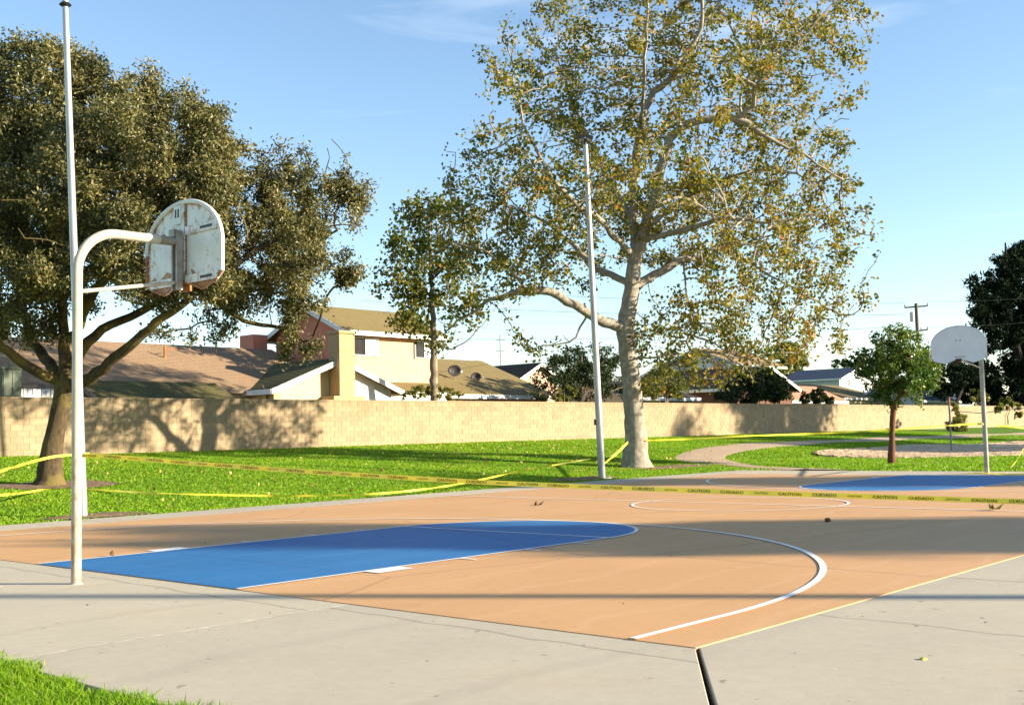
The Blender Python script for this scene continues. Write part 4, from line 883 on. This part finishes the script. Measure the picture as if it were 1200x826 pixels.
tape('caution_tape', 'thin slack tape strand lying on the grass from the oak to the floodlight pole', [at(50, 573.5, dO - 1.2), at(75, 572, dO - .9), at(120, 574, dO - 1), at(180, 577.5, 24.8), at(300, 580.5, 24.8), at(400, 580, 25.2), at(470, 576, 26), at(540, 566.5, 28), at(610, 552, 30.3), at(660, 543, 32), at(692, 537.5, d1 - .15)], .045, False, .9)
tape('caution_tape', 'short slanting tape strand between the floodlight pole and the sycamore', [at(700, 549, d1 - .1), at(712, 540, d1 + 1.2), at(726, 528, d1 + 3.6), at(736, 518, dS - .6)], .075, False, .5)
tape('caution_tape', 'yellow tape strand from the sycamore to the small round tree', [at(757, 516, dS - .3), at(805, 514.5, dS + .6), at(870, 511, 39.4), at(940, 508.5, 40), at(1000, 506, 40.3), at(1041, 503.5, dM - .15)], .06, False, .6)
tape('caution_tape', 'yellow tape strand from the small round tree to the far hoop and onward', [at(1049, 503.3, dM - .15), at(1090, 500, 38), at(1120, 498, 35), at(1149, 496.6, dF), at(1175, 499, 34), at(1215, 503, 38)], .055, False, .6)
tape('caution_tape', 'short loose tape end hanging near the far hoop at the right edge', [at(1179, 554, dF), at(1184, 548, dF + .3), at(1191, 540, dF + .7), at(1200, 525, dF + 1.3)], .05, False, .5)
tape('caution_tape', 'tape tangled on the ground round the foot of the far hoop', [FP + np.array([-.9, .5, .03]), FP + np.array([-.3, .25, .05]), FP + np.array([-.1, -.12, .04]), FP + np.array([-.5, -.5, .03]), FP + np.array([-.3, -1.3, .03])], .045, False, .9)
MB().tube([(.07 * math.cos(t), .07 * math.sin(t), 1.15 + .004 * math.sin(3 * t)) for t in np.linspace(0, 2 * math.pi, 13)], .012, 4, cap=False)
for (c, r_, z_) in ((LP0, .098, 1.13), (SM, .135, 0)):
    zz = float(at(1045, 503.4, dM)[2]) if z_ == 0 else z_
    e = empty('tape_wrap', 'yellow tape wound round the tall pole behind the near hoop' if z_ else 'yellow tape band wound round the small tree trunk', 'caution tape', (c[0], c[1], zz))
    for k in range(2):
        n = 20; V = [((r_ + .004 * k) * math.cos(2 * math.pi * i / n), (r_ + .004 * k) * math.sin(2 * math.pi * i / n), z0_ + .02 * k) for z0_ in (-.035, .035) for i in range(n)]
        MB().add(V, [(i, (i + 1) % n, n + (i + 1) % n, n + i) for i in range(n)]).build('tape_band', TAPE, e, smooth=True)

# ------------------------------------------------------------------ volleyball post and cable
VP = hit(1115, 529.5); dv = float((VP - CAM) @ CF)
v = empty('volleyball_post', 'thin brown-topped volleyball post standing in the sand', 'post', VP); tz = at(1113, 465, dv)[2] - VP[2]
MB().tube([(0, 0, -.2), (0, 0, tz * .86)], .045, 10).build('post', mat('post_grey', (.30, .28, .26), (.2, .18, .16), 9, .6), v, smooth=True); MB().tube([(0, 0, tz * .86), (0, 0, tz)], .05, 10).build('post_top', RUST, v, smooth=True)
c0 = at(1114, 481, dv); e_ = empty('net_cable', 'thin slack cable from the volleyball post towards the right edge', 'cable', c0)
pp = [at(a, b, dv) - c0 for a, b in ((1114, 481), (1135, 483), (1150, 484), (1175, 481), (1210, 477))]; MB().tube(pp, .02, 5).build('cable', ROPE, e_)

# ------------------------------------------------------------------ small things on the ground
def small(name, label, cat, P, mbf, m):
    e = empty(name, label, cat, P); mbf().build(name + '_body', m, e, smooth=True); return e
def crumple(s, sq=.6, seed=0):
    def f():
        rg = np.random.default_rng(seed); mb = MB(); n, k = 7, 9; V = []
        for i in range(n + 1):
            for j in range(k):
                a = math.pi * i / n; b = 2 * math.pi * j / k; r = s * rg.uniform(.65, 1.15); V.append((r * math.sin(a) * math.cos(b), r * math.sin(a) * math.sin(b) * .8, s * sq * .9 + r * math.cos(a) * sq))
        return mb.add(V, [(i * k + j, i * k + (j + 1) % k, (i + 1) * k + (j + 1) % k, (i + 1) * k + j) for i in range(n) for j in range(k)])
    return f
def curled_leaf(s):
    def f():
        mb = MB(); n = 5; lobes = [(0, 1), (.9, .75), (1.9, .45), (3.14, .35), (4.4, .45), (5.4, .75)]
        ring = []
        for k, (a, r) in enumerate(lobes):
            ring.append((s * r * math.cos(a), s * r * math.sin(a), s * (.5 if k % 2 else .15))); a2 = a + .5; ring.append((s * .4 * math.cos(a2), s * .4 * math.sin(a2), .01))
        V = [(0, 0, .012)] + ring; m_ = len(ring); mb.add(V, [(0, 1 + k, 1 + (k + 1) % m_) for k in range(m_)]); mb.tube([(-s * .3, 0, .01), (-s * .9, .02, .03)], .004, 4); return mb
    return f
YL = mat('yellow_leaf', (.62, .55, .08), (.45, .38, .05), 20); DL = mat('brown_leaf', (.16, .10, .03), (.09, .05, .02), 20)
small('crumpled_leaf', 'crumpled pale yellow leaf lying on the right concrete slab', 'leaf', (.46, -8.1, -.018), crumple(.028, .5, 1), YL)
small('curled_leaf', 'yellowish curled leaf on the halfway line at right', 'leaf', (12.16, -4.5, .01), curled_leaf(.2), mat('olive_leaf', (.35, .30, .05), (.2, .17, .03), 20))
small('curled_leaf', 'small spiky brown leaf on the orange court left of the centre circle', 'leaf', (10.29, 3.25, .0), curled_leaf(.17), DL)
small('dirt_clod', 'little dark clod on the shadow edge of the court at right', 'clod', (9.15, -3.2, 0), crumple(.06, .5, 3), DL)
small('dirt_clod', 'dark lump beside the white key line near the hoop', 'clod', (.93, 1.96, .005), crumple(.035, .9, 4), DL)

# ------------------------------------------------------------------ houses behind the wall
def roofmat(name, c1, c2):
    m, n, b = nodes_mat(name); v = mapped(n)
    col = ramp(n, noise(n, v, 1.2, 6, .65), [(.3, c2), (.7, c1)]); col = mix(n, .45, col, ramp(n, noise(n, mapped(n, (3, 3, 8)), 3, 3, .6), [(.35, tuple(x * .65 for x in c1)), (.65, tuple(x * 1.15 for x in c1))]))
    g_ = n.nodes.new('ShaderNodeNewGeometry'); w_ = n.nodes.new('ShaderNodeTexWave'); w_.bands_direction = 'Z'; w_.inputs['Scale'].default_value = 4.2; w_.inputs['Distortion'].default_value = .4
    n.links.new(g_.outputs['Position'], w_.inputs[0]); col = mix(n, .18, col, w_.outputs[0], 'MULTIPLY')
    n.links.new(col, b.inputs['Base Color']); b.inputs['Roughness'].default_value = .95; b.inputs['Specular IOR Level'].default_value = .1; bump(n, b, w_.outputs[0], .5, .03); return m
def stucco(name, c): return mat(name, c, tuple(x * .86 for x in c), 2.5, .92, bmp=.4, bscale=30, bd=.01)
RT = roofmat('tan_shingle', (.30, .20, .12), (.23, .155, .095)); RM = roofmat('mossy_shingle', (.13, .115, .045), (.055, .05, .03)); ROL = roofmat('olive_shingle', (.22, .17, .075), (.165, .13, .06))
RB = roofmat('slate_blue_shingle', (.06, .085, .13), (.045, .06, .095)); RP = roofmat('pink_tile', (.50, .25, .16), (.40, .20, .13)); RD = roofmat('dark_shingle', (.05, .045, .04), (.03, .028, .025))
PEACH = stucco('peach_stucco', (.66, .365, .23)); SALMON = stucco('salmon_siding', (.62, .22, .14)); CREAM = stucco('cream_stucco', (.70, .60, .42)); YELW = stucco('pale_yellow_stucco', (.62, .50, .27)); WHT = stucco('white_trim', (.74, .72, .68))
GRY = stucco('grey_siding', (.50, .51, .54)); GLASS = mat('window_glass', (.03, .03, .035), (.02, .02, .02), 3, .1, spec=.8, bmp=0); BRK = mat('tan_brick', (.46, .32, .17), (.33, .21, .11), 14, .9); CURT = mat('white_curtain', (.68, .70, .72), (.58, .6, .62), 9, .9, stretch=(6, 6, 1))
TRIMD = mat('weathered_fascia', (.28, .21, .15), (.16, .12, .09), 5, .9)
def P0(o): return np.asarray(o, float)
def gable_house(name, label, x0, x1, y0, y1, zb, ze, zr, axis, wallm, roofm, trim, over=.4, gablem=None, thick=.14):
    """axis 'x': ridge along X; 'y': ridge along Y"""
    o = np.array([(x0 + x1) / 2, (y0 + y1) / 2, zb]); h = empty(name, label, 'house', o); a0, a1, b0, b1 = x0 - o[0], x1 - o[0], y0 - o[1], y1 - o[1]; e, r = ze - zb, zr - zb
    if axis == 'x':
        MB().prism([(b0, 0), (b1, 0), (b1, e), (0, r - thick * 1.2), (b0, e)], 0, a0, a1).build('wall', wallm, h)
        sl = (r - e) / (b1); 
        for s in (-1, 1):
            yE = s * (b1 + over); zE = r - sl * (b1 + over)
            q = MB().slab([(a0 - over, 0, r), (a1 + over, 0, r), (a1 + over, yE, zE), (a0 - over, yE, zE)], thick).build('roof', roofm, h)
            MB().box(a0 - over - .01, a1 + over + .01, min(yE, yE + s * .04), max(yE, yE + s * .04), zE - thick - .1, zE - .02).build('fascia', trim, q)
        for xx in (a0 - over, a1 + over):
            sg = -1 if xx < 0 else 1
            for s in (-1, 1):
                yE = s * (b1 + over); zE = r - sl * (b1 + over)
                MB().prism([(0, r - .02), (yE, zE - .02), (yE, zE - thick - .12), (0, r - thick - .12)], 0, *sorted((xx + sg * .003, xx + sg * .045))).build('rake_board', trim, h)
        if gablem:
            for sg, xx in ((-1, a0), (1, a1)): MB().prism([(b0 + .02, .3), (b1 - .02, .3), (b1 - .02, e), (0, r - thick * 1.3), (b0 + .02, e)], 0, *sorted((xx, xx + sg * .03))).build('gable_siding', gablem, h)
    else:
        MB().prism([(a0, 0), (a1, 0), (a1, e), (0, r - thick * 1.2), (a0, e)], 1, b0, b1).build('wall', wallm, h)
        sl = (r - e) / a1
        for s in (-1, 1):
            xE = s * (a1 + over); zE = r - sl * (a1 + over)
            q = MB().slab([(0, b0 - over, r), (0, b1 + over, r), (xE, b1 + over, zE), (xE, b0 - over, zE)], thick).build('roof', roofm, h)
            MB().box(min(xE, xE + s * .04), max(xE, xE + s * .04), b0 - over - .01, b1 + over + .01, zE - thick - .1, zE - .02).build('fascia', trim, q)
        for yy in (b0 - over, b1 + over):
            sg = -1 if yy < 0 else 1
            for s in (-1, 1):
                xE = s * (a1 + over); zE = r - sl * (a1 + over)
                MB().prism([(0, r - .02), (xE, zE - .02), (xE, zE - thick - .12), (0, r - thick - .12)], 1, *sorted((yy + sg * .003, yy + sg * .045))).build('rake_board', trim, h)
    return h, o
def window(h, o, xa, xb, y, za, zb, curtain=True, frame=None, facing=-1):
    f = MB(); t = .05; y_ = y - o[1]; q = lambda a: a - o[0]; z = lambda a: a - o[2]
    for (a, b, c, d) in ((xa, xb, zb - t, zb), (xa, xb, za, za + t), (xa, xa + t, za + t, zb - t), (xb - t, xb, za + t, zb - t), ((xa + xb) / 2 - .025, (xa + xb) / 2 + .025, za + t, zb - t)): f.box(q(a), q(b), y_ - .06, y_ + .01, z(c), z(d))
    w = f.build('window', frame or WHT, h); m_ = (xa + xb) / 2
    MB().box(q(xa + t), q(m_ - .02), y_ - .03, y_ - .01, z(za + t), z(zb - t)).build('pane', GLASS, w); MB().box(q(m_ + .02), q(xb - t), y_ - .03, y_ - .01, z(za + t), z(zb - t)).build('pane', CURT if curtain else GLASS, w)
    return w
# A: long tan roof
hA, oA = gable_house('single_storey_house', 'single-storey house with long plain tan shingle roof behind the oak', 4, 27.2, 30.2, 39.8, .8, 3.72, 5.72, 'x', CREAM, RT, TRIMD)
vp = np.array([on_y(193, 425, 33.2)[0], 33.2]); zr_ = 5.72 - (35 - 33.2) * (5.72 - 3.72) / 4.8
MB().tube([(vp[0] - oA[0], vp[1] - oA[1], zr_ - oA[2] - .1), (vp[0] - oA[0], vp[1] - oA[1], zr_ - oA[2] + .5)], .05, 8).tube([(vp[0] - oA[0] - .03, vp[1] - oA[1], zr_ - oA[2] + .32), (vp[0] - oA[0] + .5, vp[1] - oA[1], zr_ - oA[2] + .42)], .02, 5).build('vent_pipe', RUST, hA)
# shed with mossy roof
hS, oS = gable_house('shed', 'low shed with dark mossy roof just behind the wall at left', 13.9, 19.0, 26.0, 28.6, .9, 2.95, 3.58, 'x', mat('brown_board', (.16, .10, .06), (.10, .06, .04), 5), RM, TRIMD, .25, thick=.1)
# green cabinet
gc = on_y(14, 462, 25.9); gcb = empty('utility_cabinet', 'grey-green metal cabinet rising behind the wall at far left', 'cabinet', (gc[0], 25.9, .9)); GM = mat('green_metal', (.075, .10, .06), (.05, .07, .045), 5, .6)
MB().box(-.32, .32, 0, .5, 0, 2.9).build('cabinet_body', GM, gcb, bevel=.02); MB().box(-.36, .36, -.04, .54, 2.9, 2.98).build('cabinet_lid', GM, gcb, bevel=.01); MB().box(-.28, -.01, -.02, -.003, .1, 2.8).build('cabinet_door', GM, gcb); MB().box(.01, .28, -.02, -.003, .1, 2.8).build('cabinet_door', GM, gcb); MB().tube([(0, .2, 2.98), (0, .2, 3.2)], .03, 6).build('lifting_eye', GM, gcb)
fe = empty('white_fence', 'short white slatted fence piece behind the wall at left', 'fence', (12.4, 27.5, 1)); 
for k in range(14): MB().box(-1.1 + k * .16, -1.1 + k * .16 + .13, 0, .02, 0, 2.25).build('picket', WHT, fe)
MB().box(-1.12, 1.14, .02, .06, 1.9, 2.0).build('rail', WHT, fe)
# B: gable-front house with chimney
hB, oB = gable_house('gable_front_house', 'cream house with low gable front and tan brick chimney behind the wall', 22.9, 29.5, 28.5, 36.2, .8, 3.62, 4.86, 'y', YELW, RM, WHT, .45)
xR = oB[0]
MB().prism([(xR + .3 - oB[0], 2.2), (29.48 - oB[0], 2.2), (29.48 - oB[0], 2.82), (xR + .3 - oB[0], 3.9)], 1, 28.46 - oB[1], 28.5 - oB[1]).build('gable_panel', WHT, hB)
ch = MB().box(25.85 - oB[0], 26.72 - oB[0], 27.75 - oB[1], 28.49 - oB[1], 0, 5.22 - .12).build('chimney', BRK, hB, bevel=.01)
MB().box(25.78 - oB[0], 26.79 - oB[0], 27.68 - oB[1], 28.56 - oB[1], 5.1, 5.22).build('chimney_cap', BRK, ch); MB().box(25.4 - oB[0], 27.2 - oB[0], 27.6 - oB[1], 28.48 - oB[1], 0, 2.35).build('chimney_shoulder', BRK, ch)
MB().tube([(22.42 - oB[0], 28.6 - oB[1], 2.78), (22.6 - oB[0], 28.75 - oB[1], 2.55), (22.84 - oB[0], 28.9 - oB[1], 2.4), (22.84 - oB[0], 28.9 - oB[1], 0)], .04, 6).build('downspout', TRIMD, hB)
# C: two storeys
hC, oC = gable_house('two_storey_house', 'two-storey peach and salmon house with white-trimmed gable', 28.7, 34.7, 30.7, 36.1, .8, 6.6, 7.85, 'x', PEACH, ROL, WHT, .45, SALMON)
window(hC, oC, 29.05, 30.7, 30.68, 5.22, 6.1); window(hC, oC, 33.1, 34.45, 30.68, 5.22, 6.1)
MB().box(27.35 - oC[0], 28.2 - oC[0], 36.15 - oC[1], 37.3 - oC[1], 0, 5.75).build('chimney', SALMON, hC, bevel=.02)
MB().slab([(30.6 - oC[0], 30.69 - oC[1], 3.2), (34.6 - oC[0], 30.69 - oC[1], 3.2), (34.6 - oC[0], 29.6 - oC[1], 2.85), (30.6 - oC[0], 29.6 - oC[1], 2.85)], .12).build('lean_to_roof', ROL, hC)
MB().box(30.7 - oC[0], 34.5 - oC[0], 29.8 - oC[1], 30.66 - oC[1], 0, 2.72).build('lean_to_wall', WHT, hC)
# D: olive roof with dishes
hD, oD = gable_house('single_storey_house', 'single-storey house with olive roof carrying two satellite dishes', 35.3, 42.9, 30.4, 41.0, .8, 3.62, 5.72, 'x', stucco('orange_stucco', (.48, .22, .12)), ROL, WHT, .45)
window(hD, oD, 38.6, 40.2, 30.38, 2.2, 3.1, False)
MB().box(35.6 - oD[0], 37.9 - oD[0], 30.30 - oD[1], 30.395 - oD[1], 1.0, 2.35).build('pale_panel', CREAM, hD)
def dish(px, py, r, lab):
    Y = 32.2; p = on_y(px, py, Y); zf = 3.62 + (Y - 30.4) * (5.72 - 3.62) / 5.3; e = empty('satellite_dish', lab, 'satellite dish', (p[0], Y, zf)); D_ = mat('dish_grey', (.045, .042, .045), (.03, .03, .03), 4, .6)
    zc = p[2] - zf; n = 24; nr = 4; V = [(0, .10, 0)]; 
    for i in range(1, nr + 1):
        for k in range(n): q = i / nr; V.append((r * q * math.cos(2 * math.pi * k / n), .10 - .10 * q * q, .86 * r * q * math.sin(2 * math.pi * k / n)))
    F = [(0, 1 + k, 1 + (k + 1) % n) for k in range(n)] + [(1 + (i - 1) * n + k, 1 + i * n + k, 1 + i * n + (k + 1) % n, 1 + (i - 1) * n + (k + 1) % n) for i in range(1, nr) for k in range(n)]
    o = MB().add(V, F).build('reflector', D_, e, smooth=True); o.location = (0, 0, zc); o.rotation_euler = (R_(-12), 0, R_(-38)); so = o.modifiers.new('s', 'SOLIDIFY'); so.thickness = .02
    MB().tube([(0, .12, zc), (0, .12, .15), (0, .0, -.05)], .022, 6).build('mast', STEEL, e); MB().tube([(0, 0, zc - r * .8), (.04, -.42, zc - .1)], .014, 5).box(.0, .08, -.47, -.38, zc - .13, zc - .05).build('feed_arm', STEEL, e)
dish(533, 434, .36, 'larger satellite dish, left of the pair on the olive roof'); dish(558, 441, .27, 'smaller satellite dish, right of the pair on the olive roof')
# E small gable
hE, oE = gable_house('gable_house', 'small house gable with white trim peeking over the evergreen shrub', 49.3, 53.2, 38, 45, .8, 5.05, 6.0, 'y', stucco('dusty_pink', (.50, .33, .24)), RD, WHT, .3)
# G, F
hG, oG = gable_house('gable_house', 'brown house with dark roof and white rake board behind the dark bush', 66.3, 74.6, 32, 41, .8, 4.5, 6.05, 'y', stucco('rust_red_wall', (.13, .06, .035)), RD, WHT, .5)
hF, oF = gable_house('two_storey_house', 'white-walled two-storey house with tan roof behind the brown house', 79.5, 87.2, 40, 47, .8, 7.1, 8.5, 'x', WHT, RT, mat('green_fascia', (.25, .34, .30), (.2, .28, .25), 6), .6)
window(hF, oF, 82, 83.4, 39.98, 5.8, 6.8)
hI, oI = gable_house('low_house', 'low house with pink tiled roof', 77, 86.5, 33.6, 38.9, .8, 3.7, 4.9, 'x', stucco('tan_wall', (.5, .33, .2)), RP, WHT, .4)
hJ, oJ = gable_house('low_house', 'low house with wide tan roof below the slate-roofed house', 100, 121, 45, 57, .8, 4.6, 6.25, 'x', CREAM, ROL, WHT, .5)
hI2, oI2 = gable_house('low_house', 'low house with faded tan roof between the brown gable and pink roof', 78, 99, 43, 52, .8, 5.0, 6.6, 'x', CREAM, RT, WHT, .5)
hH, oH = gable_house('two_storey_house', 'grey two-storey house with slate-blue roof and pale gable', 141, 151.5, 60, 68.5, .8, 8.1, 9.6, 'y', GRY, RB, WHT, .5)
window(hH, oH, 143.6, 144.3, 59.98, 6.9, 7.9, False); window(hH, oH, 148.6, 149.6, 59.98, 6.9, 7.9, False)
hK, oK = gable_house('low_house', 'low house with blue-black roof behind the far backboard', 119.5, 135, 40, 48, .8, 4.3, 6.3, 'x', GRY, RB, WHT, .5)
hL, oL = gable_house('low_house', 'cream low house behind the dark evergreen shrub right of the sycamore trunk', 55, 62, 33, 41, .8, 3.7, 4.9, 'x', CREAM, RD, WHT, .4)

# ------------------------------------------------------------------ utility pole, wires, mast
UP = at(1077, 430, 100); UP[2] = 1; PB = mat('pole_wood', (.12, .09, .07), (.07, .05, .04), 5, .9)
u = empty('utility_pole', 'wooden utility pole with crossarm and transformer behind the small tree', 'utility pole', UP)
tp = at(1075, 355, 100) - UP; MB().tube([(0, 0, -.5), (0, 0, tp[2])], [.2, .14], 10).build('pole', PB, u, smooth=True)
dx = CR[:2] / np.linalg.norm(CR[:2])
for zz, w_, nm in ((tp[2] - .35, 1.0, 'crossarm'), (tp[2] - 2.45, .9, 'lower_crossarm')):
    s0 = -w_ if nm == 'crossarm' else -.1; a = np.array([dx[0] * s0, dx[1] * s0, zz]); b = np.array([dx[0] * w_, dx[1] * w_, zz + .12]); q = MB().tube([a, b], .075, 6).build(nm, PB, u)
    for k in (0, .45, 1): p = a + (b - a) * k; MB().tube([p, p + (0, 0, .12), p + (0, 0, .28)], [.03, .07, .04], 6).build('insulator', mat('insulator_grey', (.2, .18, .18), (.12, .1, .1), 5, .4), q)
MB().tube([(-dx[0] * .4, -dx[1] * .4, tp[2] - 1.6), (-dx[0] * .4, -dx[1] * .4, tp[2] - .75)], .2, 12).build('transformer', mat('transformer_grey', (.5, .5, .5), (.42, .42, .42), 5, .5), u, smooth=True)
def wire(label, pts, r=.012):
    P_ = [np.array(p) for p in pts]; o_ = P_[0]; e = empty('overhead_wire', label, 'wire', o_, 'overhead wires'); out_ = []
    for i in range(21):
        t = i / 20; out_.append(P_[0] + (P_[1] - P_[0]) * t - np.array([0, 0, 1]) * np.linalg.norm(P_[1] - P_[0]) * .012 * 4 * t * (1 - t) - o_)
    MB().tube(out_, r, 4).build('wire', ROPE, e)
mast = at(587, 440, 85); mast[2] = 1
am = empty('antenna_mast', 'thin antenna mast rising behind the olive roof', 'antenna', mast); mt = at(587, 392, 85) - mast
MB().tube([(0, 0, 0), (0, 0, mt[2])], .045, 6).build('mast', GREYMETAL, am)
for zz in (.4, 1.2): MB().tube([(-dx[0] * .35, -dx[1] * .35, mt[2] - zz), (dx[0] * .35, dx[1] * .35, mt[2] - zz)], .02, 4).build('antenna_arm', GREYMETAL, am)
wire('thin wire from the utility pole rising to the right, upper of two', [UP + tp + (dx[0], dx[1], .1), at(1260, 345, 90)]); wire('thin wire from the utility pole to the right, lower of two', [UP + tp + (dx[0], dx[1], -2.2), at(1260, 372, 90)])
wire('highest thin wire running left behind the sycamore', [UP + tp + (-dx[0], -dx[1], 0), at(420, 330, 110)], .016); wire('middle thin wire running left behind the sycamore', [UP + tp + (-dx[0], -dx[1], -1), at(420, 352, 110)], .016)
wire('thin wire sloping down towards the olive roof', [at(700, 392, 85), at(540, 424, 60)], .012)
wire('lowest thin wire running left behind the sycamore', [UP + tp + (-dx[0], -dx[1], -2), at(420, 395, 110)], .016)
print('objects', len(bpy.data.objects), 'tris', sum(len(o.data.polygons) for o in bpy.data.objects if o.type == 'MESH'))
